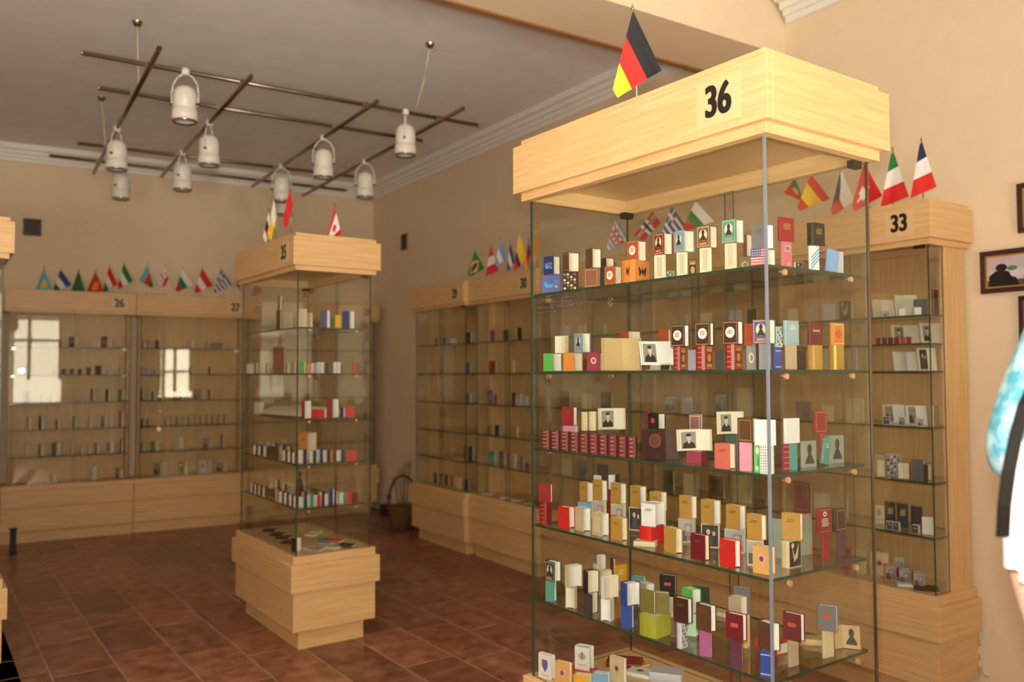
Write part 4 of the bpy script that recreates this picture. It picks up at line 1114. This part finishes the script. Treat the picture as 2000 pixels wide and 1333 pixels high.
def turkm(u, v): return 'd' if .15 < u < .28 else 'g'
SHAPES = {'N': ((.41, 0), (1, .68), (0, .9), (.1, 1)), 'T': ((.45, 0), (1, .8), (.36, .06), (0, 1)), 'H': ((.5, 0), (1, .93), (0, .93), (.45, 1)), 'V': ((.7, 0), (1, .4), (0, .8), (.35, 1))}
def flag(num, u, box, base_px, label, fn, shape='N', mirror=False, n=18):
    x0, x1, y0, y1 = box; c = CASES[num]
    p = hit(base_px, y1, wpt(num, u, 0), (math.cos(c['rz']), math.sin(c['rz']), 0)); P0 = Vector((p.x, p.y, ZT+.0004)); dd = depth(P0); s = dd/F
    E = empty('table_flag', P0); tag(E, label, 'flag', 'small national flags on the cases')
    def W3(nx, ny):
        if mirror: nx = 1-nx
        q = hit(x0+nx*(x1-x0), y0+ny*(y1-y0), P0, GF); return q-P0
    A, D, B, C_ = [W3(*k) for k in SHAPES[shape]]
    top = A+Vector((0, 0, .006)); lathe('flag_base', [(.0, 0), (.022, 0), (.022, .004), (.008, .009), (.004, .02), (0, .021)], BRASS, E, 14)
    tubes('pole', [((0, 0, .006), (top.x, top.y, top.z), .0022)], CORD if shape == 'N' else BRASS, E, 8)
    dn = Vector(top).normalized(); lathe('finial', [(0, -.004), (.004, -.002), (.005, .004), (.003, .012), (0, .02)], BRASS, E, 10, top)
    vs, fs, mi, ms = [], [], [], []; seed = (x0*.37) % 6
    for j in range(n+1):
        for i in range(n+1):
            uu, vv = i/n, j/n
            q = (A*(1-uu)+D*uu)*(1-vv)+(B*(1-uu)+C_*uu)*vv
            fall = uu*(.3+.7*vv)
            q = q-GF*(.006+.05*s*40*.1*math.sin(uu*4.2+vv*5+seed)*fall+.004*math.sin(vv*11+seed)*uu)
            vs.append(q)
    for j in range(n):
        for i in range(n):
            fs.append((j*(n+1)+i, j*(n+1)+i+1, (j+1)*(n+1)+i+1, (j+1)*(n+1)+i)); cc = fn((i+.5)/n, (j+.5)/n)
            if cc not in ms: ms.append(cc)
            mi.append(ms.index(cc))
    link('cloth', mesh('cloth', vs, fs, mi, True), [plain(FC[k], .7) for k in ms], E)
    return E
flag(36, .16, (1196, 1292, 22, 193), 1246, 'German flag on top of the nearest case', vs3('k', 'r', 'y'), n=27)
# middle case
flag(35, .3, (640, 668, 404, 464), 655, 'red and white Canadian flag on the middle floor case', canada, 'H')
flag(35, .12, (552, 573, 368, 450), 570, 'plain red flag on the middle floor case', lambda u, v: 'r', 'V')
flag(35, .1, (523, 541, 388, 474), 540, 'white and yellow flag left of the red one, middle floor case', lambda u, v: 'w' if v < .45 else 'y', 'V')
flag(35, .08, (514, 530, 414, 476), 528, 'white flag with blue and red, leftmost on the middle floor case', lambda u, v: 'n' if .3 < v < .6 else ('r' if .6 <= v < .72 else 'w'), 'V')
# back wall
BK = [((70, 103, 524, 570), 86, 'light blue flag with yellow sun, leftmost on the back cases', sun('l', 'y', .2), 'H', 0, 26), ((104, 141, 527, 571), 124, 'blue white and green Uzbek flag on the back cases', vs3('b', 'w', 'g'), 'N', 0, 26), ((140, 167, 528, 572), 160, 'green flag with dark red strip on the back cases', turkm, 'H', 0, 26),
      ((170, 204, 530, 573), 190, 'red flag with golden sun on the back cases', sun('r', 'o', .22), 'H', 0, 26), ((202, 230, 520, 572), 222, 'red white green flag overlapping the Iranian flag on the left', vs3('r', 'w', 'g'), 'N', 0, 26), ((230, 260, 515, 565), 247, 'green white red Iranian flag on the back cases', vs3('g', 'w', 'r'), 'N', 0, 26),
      ((272, 300, 518, 563), 287, 'blue red green Azerbaijani flag on the back cases', vs3('l', 'r', 'g'), 'N', 1, 27), ((307, 334, 521, 567), 322, 'white flag with red crosses on the back cases', georgia, 'N', 1, 27), ((343, 378, 526, 571), 361, 'white green red Bulgarian flag on the back cases', vs3('w', 'g', 'r'), 'N', 0, 27),
      ((380, 416, 524, 574), 392, 'red white red Austrian flag on the back cases', vs3('r', 'w', 'r'), 'N', 0, 27), ((418, 453, 526, 572), 435, 'blue and white striped Greek flag on the back cases', greece, 'N', 0, 27), ((458, 486, 540, 575), 474, 'striped American flag at the right end of the back row', usa, 'N', 0, 27),
      ((493, 512, 548, 580), 505, 'red flag seen through the middle floor case glass', lambda u, v: 'r', 'N', 0, 28), ((592, 612, 548, 582), 602, 'red and yellow flag behind the middle floor case', vs3('r', 'y', 'r'), 'N', 0, 28)]
for b, bp, lab, fn, shp, mr, cn in BK: flag(cn, .1, b, bp, lab, fn, shp, bool(mr))
RW = [(30, (914, 946, 488, 542), 934, 'green Brazilian flag on the right wall cases', brazil, 'N', 0), (30, (948, 974, 483, 540), 962, 'red and white flag right of the Brazilian flag', us3('r', 'w', 'r'), 'T', 0), (30, (967, 990, 470, 522), 985, 'light blue and white Argentine flag', vs3('s', 'w', 's'), 'N', 0),
      (30, (990, 1006, 474, 530), 1003, 'narrow blue and white striped flag', vs3('b', 'w', 'b'), 'N', 0), (30, (1003, 1030, 457, 530), 1022, 'yellow blue red Colombian flag', colombia, 'N', 0), (30, (1024, 1036, 470, 532), 1034, 'blue and red flag right of the Colombian flag', vs3('n', 'r', 'o'), 'V', 0), (31, (1036, 1054, 440, 530), 1050, 'orange yellow flag seen at the left edge of the nearest case', lambda u, v: 'o', 'V', 0),
      (31, (1185, 1228, 425, 490), 1210, 'red flag with pale pattern seen through the nearest case', lux, 'N', 0), (32, (1238, 1290, 412, 472), 1270, 'Norwegian flag seen through the nearest case', norway, 'V', 0), (32, (1290, 1342, 402, 466), 1322, 'striped blue white flag seen through the nearest case', greece, 'N', 0), (32, (1333, 1394, 394, 452), 1366, 'green white red flag seen through the nearest case', vs3('w', 'g', 'r'), 'N', 0),
      (33, (1530, 1567, 348, 392), 1550, 'green and red flag left of the Spanish flag', portugal, 'N', 1), (33, (1556, 1621, 340, 412), 1592, 'red and yellow Spanish flag seen through the nearest case', spain, 'N', 0), (33, (1622, 1668, 330, 422), 1652, 'white and red flag left of the Swiss flag', czech, 'N', 0), (33, (1662, 1722, 318, 414), 1700, 'red Swiss flag with white cross', swiss, 'N', 0),
      (33, (1719, 1774, 296, 406), 1744, 'green white red Italian flag beside the French flag', us3('g', 'w', 'r'), 'T', 0), (33, (1776, 1828, 277, 388), 1803, 'blue white red French flag, rightmost of all', us3('n', 'w', 'r'), 'T', 0)]
for cn, b, bp, lab, fn, shp, mr in RW: flag(cn, .05, b, bp, lab, fn, shp, bool(mr))
# ------------------------------------------------------------------ right wall: framed photographs, vents, cable
def on_wall(y, z, off=0):
    return Vector((xr(y)-off, y, z))
FRW, FRG = plain((66, 30, 34), .35), plain((206, 160, 60), .3, .6)
def picture(y0, y1, z0, z1, label, polys):
    """framed photograph on the right wall; y0 is the near (right) side"""
    yc, zc = (y0+y1)/2, (z0+z1)/2; E = empty('framed_photograph', on_wall(yc, z0, .012), TH); tag(E, label, 'picture')
    w, h = y1-y0, z1-z0
    def bx(ya, yb_, za, zb, xa, xb): return ((xa, ya-yc, za-z0), (xb, yb_-yc, zb-z0))
    f = .022
    boxes('frame', [bx(y0, y1, z0, z0+f, -.008, .01), bx(y0, y1, z1-f, z1, -.008, .01), bx(y0, y0+f, z0+f, z1-f, -.008, .01), bx(y1-f, y1, z0+f, z1-f, -.008, .01)], FRW, E, .002)
    g = f+.007
    boxes('gilt_slip', [bx(y0+f, y1-f, z0+f, z0+g, -.002, .008), bx(y0+f, y1-f, z1-g, z1-f, -.002, .008), bx(y0+f, y0+g, z0+g, z1-g, -.002, .008), bx(y1-g, y1-f, z0+g, z1-g, -.002, .008)], FRG, E)
    ph = boxes('print', [bx(y0+g, y1-g, z0+g, z1-g, .002, .008)], plain((206, 190, 196), .3), E)
    iw, ih = w-2*g, h-2*g; vs, fs, mi, ms = [], [], [], []
    for k, (poly, c) in enumerate(polys):
        o = len(vs); vs += [(.0017-.0001*k, iw*(.5-max(0, min(1, a))), g+ih*max(0, min(1, b))) for a, b in poly]; fs.append(tuple(range(o, o+len(poly)))); m = plain(c, .35)
        if m not in ms: ms.append(m)
        mi.append(ms.index(m))
    if polys: link('photo_image', mesh('photo_image', vs, fs, mi), ms, ph)
    return E
p = hit(1918, 540, on_wall(1.8, 2), (1, -.037, 0)); yA = p.y
picture(yA-.42, yA, 1.862, 2.055, 'dark framed colour photograph of people in a room', [(rec(0, .55, .62, 1), (196, 178, 190)), (rec(0, 0, 1, .2), (90, 76, 84)), (ell(.17, .62, .07, .13), (34, 26, 28)), ([(.02, 0), (.02, .35), (.1, .52), (.24, .5), (.34, .3), (.38, 0)], (26, 22, 26)), (ell(.36, .42, .09, .16), (206, 200, 206)), (ell(.3, .58, .06, .08), (90, 120, 90)), ([(.42, 0), (.44, .4), (.56, .62), (.66, .6), (.72, .3), (.72, 0)], (54, 60, 80)), (ell(.58, .75, .05, .1), (206, 160, 146)), (ell(.575, .82, .05, .05), (40, 30, 30)), ([(.66, 0), (.68, .45), (.8, .66), (1, .66), (1, 0)], (222, 216, 214)), (ell(.86, .78, .06, .1), (200, 156, 140))])
p = hit(1990, 420, on_wall(1.7, 2), (1, -.037, 0)); yB = p.y
picture(yB-.3, yB, 2.12, 2.34, 'upper dark framed picture at the right edge', [(rec(.05, .05, .95, .95), (60, 52, 50)), (ell(.5, .5, .2, .25), (150, 130, 110))])
p = hit(1993, 620, on_wall(1.7, 1.8), (1, -.037, 0)); yC = p.y
picture(yC-.3, yC, 1.60, 1.84, 'lower dark framed picture above the person', [(rec(.05, .05, .95, .95), (120, 96, 80)), (ell(.5, .5, .2, .25), (190, 160, 130))])
VM, VD = plain((96, 80, 62), .5), plain((44, 36, 30), .6)
def vent(loc, rz, w, h, label):
    E = empty('wall_vent', loc, rz); tag(E, label, 'vent')
    boxes('vent_frame', [((-w/2, 0, 0), (w/2, .012, .014)), ((-w/2, 0, h-.014), (w/2, .012, h)), ((-w/2, 0, .014), (-w/2+.014, .012, h-.014)), ((w/2-.014, 0, .014), (w/2, .012, h-.014))], VM, E)
    boxes('backing', [((-w/2+.014, .008, .014), (w/2-.014, .012, h-.014))], VD, E)
    for i in range(6):
        z = .02+(h-.04)*i/6; boxes('louvre', [((-w/2+.014, .002, z), (w/2-.014, .006, z+.01))], VM, E)
p = hit(63, 444, (0, yb(0)-.013, 0), (.09, 1, 0)); vent((p.x, p.y, p.z-.08), -math.radians(5.14), .15, .16, 'square dark air vent on the back wall')
p = hit(788, 472, on_wall(7.5, 2.8, .013), (1, -.037, 0)); vent((p.x, p.y, p.z-.09), math.radians(-90)+TH, .13, .17, 'narrow dark air vent on the right wall')
pts = [hit(x, y_, on_wall(1.9, 0, .008), (1, -.037, 0)) for x, y_ in ((1911, 1180), (1911, 1215), (1914, 1262), (1912, 1290), (1916, 1310), (1930, 1322))]
o = tubes('power_cable', [(pts[i], pts[i+1], .005) for i in range(len(pts)-1)], plain((222, 206, 180), .5)); tag(o, 'pale cable running down the wall beside the rightmost wall case', 'cable')
# ------------------------------------------------------------------ far corner: basket with flowers, socket, boxes
p = hitz(787, 1032, 0); WK = two('wicker', (92, 58, 22), (142, 96, 40), 60, .7, (1, 1, 3), 3, .6)
BE = empty('wicker_basket', (p.x, p.y, 0)); tag(BE, 'brown wicker basket with tall handle on the floor', 'basket')
lathe('basket_body', [(.0, .006), (.1, .0), (.125, .05), (.14, .14), (.15, .2), (.155, .215), (.145, .22), (.135, .2), (.12, .06), (.0, .03)], WK, BE, 24)
for k in range(5): 
    r = .112+.01*k; z = .03+.042*k
    tubes('weave_band', [((r*math.cos(2*math.pi*i/16)*1.06, r*math.sin(2*math.pi*i/16)*1.06, z), (r*math.cos(2*math.pi*(i+1)/16)*1.06, r*math.sin(2*math.pi*(i+1)/16)*1.06, z), .007) for i in range(16)], WK, BE, 6)
hp = [Vector((GR.x*.14*math.cos(t), GR.y*.14*math.cos(t), .21+.30*math.sin(t)**.8 if math.sin(t) > 0 else .21)) for t in [math.pi*i/14 for i in range(15)]]
tubes('handle', [(hp[i], hp[i+1], .014) for i in range(14)], WK, BE, 8)
FE = empty('flower_bunch', (p.x, p.y, .0355)); tag(FE, 'pink and red artificial flowers standing in the wicker basket', 'flowers')
rr = random.Random(3)
for k in range(9):
    a = rr.random()*6.28; R0 = .05*rr.random(); tip = Vector((GR.x, GR.y, 0))*(-.09+.17*k/8)+Vector((0, 0, .42+.16*(k/8)+.04*rr.random()))
    st_ = tubes('stem', [((R0*math.cos(a), R0*math.sin(a), .0), tip*.98, .003)], plain((70, 90, 50), .6), FE, 6)
    vs, fs = [], []
    for i in range(6):
        t = 6.283*i/6; d = Vector((math.cos(t), math.sin(t), .35)); e = Vector((-math.sin(t), math.cos(t), 0)); o = len(vs)
        vs += [tip, tip+d*.022-e*.014, tip+d*.042, tip+d*.022+e*.014]; fs.append((o, o+1, o+2, o+3))
    link('petals', mesh('petals', vs, fs), plain([(206, 60, 60), (226, 130, 150), (236, 190, 200)][k % 3], .6), st_)
q = hit(763, 972, on_wall(8.1, .3, .007), (1, -.037, 0)); SE = empty('wall_socket', (q.x, q.y, q.z-.04), TH); tag(SE, 'white wall socket with black plug behind the basket', 'socket')
boxes('plate', [((-.003, -.06, 0), (.006, .06, .16))], WHITE, SE, .002); lathe('plug', [(0, 0), (.024, 0), (.024, .02), (.015, .04), (0, .042)], BLACK, SE, 14, (-.003, 0, .05), rot=(0, math.radians(-90), 0))
q = hitz(754, 1008, 0); o = boxes('dark_box', [((-.05, -.05, .0005), (.05, .05, .10)), ((-.055, -.055, .1), (.055, .055, .12))], plain((44, 40, 44), .5), None, .004, loc=(q.x, q.y, 0)); tag(o, 'small dark box on the floor beside the far corner case', 'box')
q = hitz(25, 1083, 0); o = boxes('dark_stand', [((-.03, -.03, .0005), (.03, .03, .02)), ((-.022, -.022, .02), (.022, .022, .2)), ((-.028, -.028, .2), (.028, .028, .215))], plain((38, 38, 46), .5), None, .003, loc=(q.x, q.y, 0)); tag(o, 'short dark post on the floor before the leftmost back case', 'post')
# big album lying open on the third shelf of the middle case
AE = empty('open_album'); c = CASES[35]; q = wpt(35, .205, .42, SH[2]+.0004); AE.location = q; AE.rotation_euler = (0, 0, math.radians(5)); tag(AE, 'large open album with dark cover lying on third shelf, middle floor case', 'book')
boxes('cover', [((-.155, -.27, 0), (.155, .27, .006))], plain((74, 40, 30), .5), AE, .002)
for s_ in (-1, 1):
    vs = []; n = 10
    for j in range(n+1):
        x = s_*.145*j/n; z = .03+.03*math.sin(math.pi*min(1, j/n*1.05))*(1-.5*j/n)
        vs += [(x, -.255, .006), (x, .255, .006), (x, -.255, z), (x, .255, z)]
    fs = []
    for j in range(n):
        a, b = j*4, j*4+4; fs += [(a+2, a+3, b+3, b+2), (a, a+2, b+2, b), (a+1, b+1, b+3, a+3)]
    fs += [(0, 1, 3, 2), (n*4, n*4+2, n*4+3, n*4+1)]
    link('page_block', mesh('page_block', vs, fs), PAGE, AE)
# little dark figurine on the fifth shelf of the middle case
q = wpt(35, .26, .62); o = lathe('figurine', [(0, 0), (.03, 0), (.032, .012), (.016, .03), (.02, .06), (.012, .085), (.006, .1), (.011, .115), (.006, .13), (0, .135)], plain((34, 30, 30), .35), None, 16, (q.x, q.y, SH[4]+.0004)); tag(o, 'slender dark figurine on fifth shelf, middle floor case', 'figurine')
# ------------------------------------------------------------------ person at the right edge
PP = CAM+ray(2305, 760)*1.32; PX, PY = PP.x, PP.y
PE = empty('person', (PX, PY, 0), math.atan2(GR.y, GR.x)); PE.scale = (1, 1, 1.09); tag(PE, 'person in turquoise patterned top with black shoulder strap, cut off at right edge', 'person')
def skin(name, verts, edges, mat, root=0, sub=2):
    me = bpy.data.meshes.new(name); me.from_pydata([v[:3] for v in verts], edges, [])
    o = bpy.data.objects.new(name, me); COL.objects.link(o); m = o.modifiers.new('skin', 'SKIN'); m.use_smooth_shade = True
    for i, v in enumerate(verts):
        sv = me.skin_vertices[0].data[i]; r = v[3]; sv.radius = r if isinstance(r, tuple) else (r, r); sv.use_root = (i == root)
    o.modifiers.new('sub', 'SUBSURF').levels = sub; o.modifiers['sub'].render_levels = sub
    dg = bpy.context.evaluated_depsgraph_get(); nm = bpy.data.meshes.new_from_object(o.evaluated_get(dg)); bpy.data.objects.remove(o)
    nm.materials.clear(); ob = link(name, nm, mat, PE); return ob
SKIN = plain((232, 190, 160), .5, key='skin_tone')
# x: picture right, y: away from the viewer; arm on the left side hangs by the body
BV = [(0, 0, .95, (.15, .11)), (0, 0, 1.12, (.13, .1)), (0, 0, 1.3, (.16, .11)), (0, .01, 1.43, (.11, .08)), (0, 0, 1.52, .055), (0, -.01, 1.6, .075), (0, -.01, 1.69, .085), (0, 0, 1.76, .05),
      (-.17, .01, 1.41, .055), (-.235, .0, 1.27, .048), (-.255, -.02, 1.12, .042), (-.25, -.08, .98, .034), (-.235, -.12, .87, .028),
      (.17, .01, 1.41, .055), (.235, .0, 1.27, .048), (.255, -.02, 1.12, .042), (.25, -.08, .98, .034), (.235, -.12, .87, .028),
      (-.09, 0, .86, .085), (-.1, 0, .5, .06), (-.1, .02, .1, .04), (.09, 0, .86, .085), (.1, 0, .5, .06), (.1, .02, .1, .04)]
BE_ = [(0, 1), (1, 2), (2, 3), (3, 4), (4, 5), (5, 6), (6, 7), (3, 8), (8, 9), (9, 10), (10, 11), (11, 12), (3, 13), (13, 14), (14, 15), (15, 16), (16, 17), (0, 18), (18, 19), (19, 20), (0, 21), (21, 22), (22, 23)]
skin('body', BV, BE_, SKIN)
TQ = two('turquoise_print', (90, 176, 196), (190, 232, 238), 26, .7, detail=5, ramp=(.42, .58))
skin('top', [(0, 0, 1.0, (.17, .13)), (0, 0, 1.15, (.16, .125)), (0, 0, 1.3, (.185, .135)), (0, .01, 1.43, (.13, .1)), (-.17, .01, 1.415, .075), (-.23, .0, 1.3, .075), (-.255, -.01, 1.2, .07), (.17, .01, 1.415, .075), (.23, .0, 1.3, .075), (.255, -.01, 1.2, .07)], [(0, 1), (1, 2), (2, 3), (3, 4), (4, 5), (5, 6), (3, 7), (7, 8), (8, 9)], TQ, 0)
skin('trousers', [(0, 0, .95, (.17, .13)), (-.09, 0, .84, .1), (-.1, 0, .5, .085), (-.1, .01, .08, .075), (.09, 0, .84, .1), (.1, 0, .5, .085), (.1, .01, .08, .075)], [(0, 1), (1, 2), (2, 3), (0, 4), (4, 5), (5, 6)], plain((240, 238, 236), .7), 0)
for s_ in (-1, 1):
    fv = [(s_*.1, .02, .05, .04), (s_*.1, -.08, .035, .035), (s_*.1, -.16, .025, .025)]
    skin('shoe', fv, [(0, 1), (1, 2)], BLACK)
    hx = s_*.232
    for k, (dx, ln) in enumerate(((-.024, .07), (-.008, .082), (.008, .078), (.022, .062))):
        skin('finger', [(hx+dx*.4, -.125, .845, .012), (hx+dx, -.14, .80, .0085), (hx+dx, -.145, .80-ln*.5, .008), (hx+dx, -.135, .80-ln, .0065)], [(0, 1), (1, 2), (2, 3)], SKIN, 0, 1)
    skin('thumb', [(hx-s_*.015, -.13, .86, .013), (hx-s_*.04, -.15, .825, .01), (hx-s_*.045, -.16, .79, .008)], [(0, 1), (1, 2)], SKIN, 0, 1)
skin('hair', [(0, .02, 1.62, .085), (0, .01, 1.72, .1), (0, .03, 1.52, .06)], [(0, 1), (0, 2)], plain((46, 32, 26), .6))
lathe('nose', [(.0, .022), (.008, .01), (.012, 0), (.0, -.004)], SKIN, PE, 8, (0, -.095, 1.62))
for s_ in (-1, 1): lathe('eye', [(0, -.006), (.008, 0), (0, .006)], BLACK, PE, 10, (s_*.032, -.088, 1.665))
boxes('mouth', [((-.022, -.088, 1.572), (.022, -.078, 1.58))], plain((170, 90, 84), .5), PE, .002)
# white shoulder bag held against the hip, with its black strap
SC_ = CAM+ray(2040, 1000)*1.2; SB = empty('shoulder_bag', SC_, math.atan2(GR.y, GR.x)); tag(SB, 'white bag with black strap carried by the person at right edge', 'bag')
bm = bmesh.new(); bmesh.ops.create_cube(bm, size=1, matrix=Matrix.Diagonal((.115, .05, .2, 1))); bmesh.ops.bevel(bm, geom=bm.edges[:], offset=.02, segments=3, affect='EDGES')
me = bpy.data.meshes.new('bag_body'); bm.to_mesh(me); bm.free(); link('bag_body', me, plain((244, 242, 240), .6), SB)
iv = Matrix.Rotation(-math.atan2(GR.y, GR.x), 3, 'Z')
sp = [iv @ (CAM+ray(*q)*dq-SC_) for q, dq in (((2120, 560), 1.3), ((2050, 690), 1.22), ((2003, 790), 1.17), ((1986, 850), 1.165), ((1972, 920), 1.165), ((1963, 990), 1.17), ((1960, 1050), 1.18))]
vs, fs = [], []
for i, v in enumerate(sp):
    for dx, dy in ((-.009, 0), (.009, 0), (.009, .004), (-.009, .004)): vs.append(v+Vector((dx, dy, 0)))
for i in range(len(sp)-1):
    for k in range(4): fs.append((i*4+k, i*4+(k+1) % 4, i*4+4+(k+1) % 4, i*4+4+k))
link('strap', mesh('strap', vs, fs), BLACK, SB)
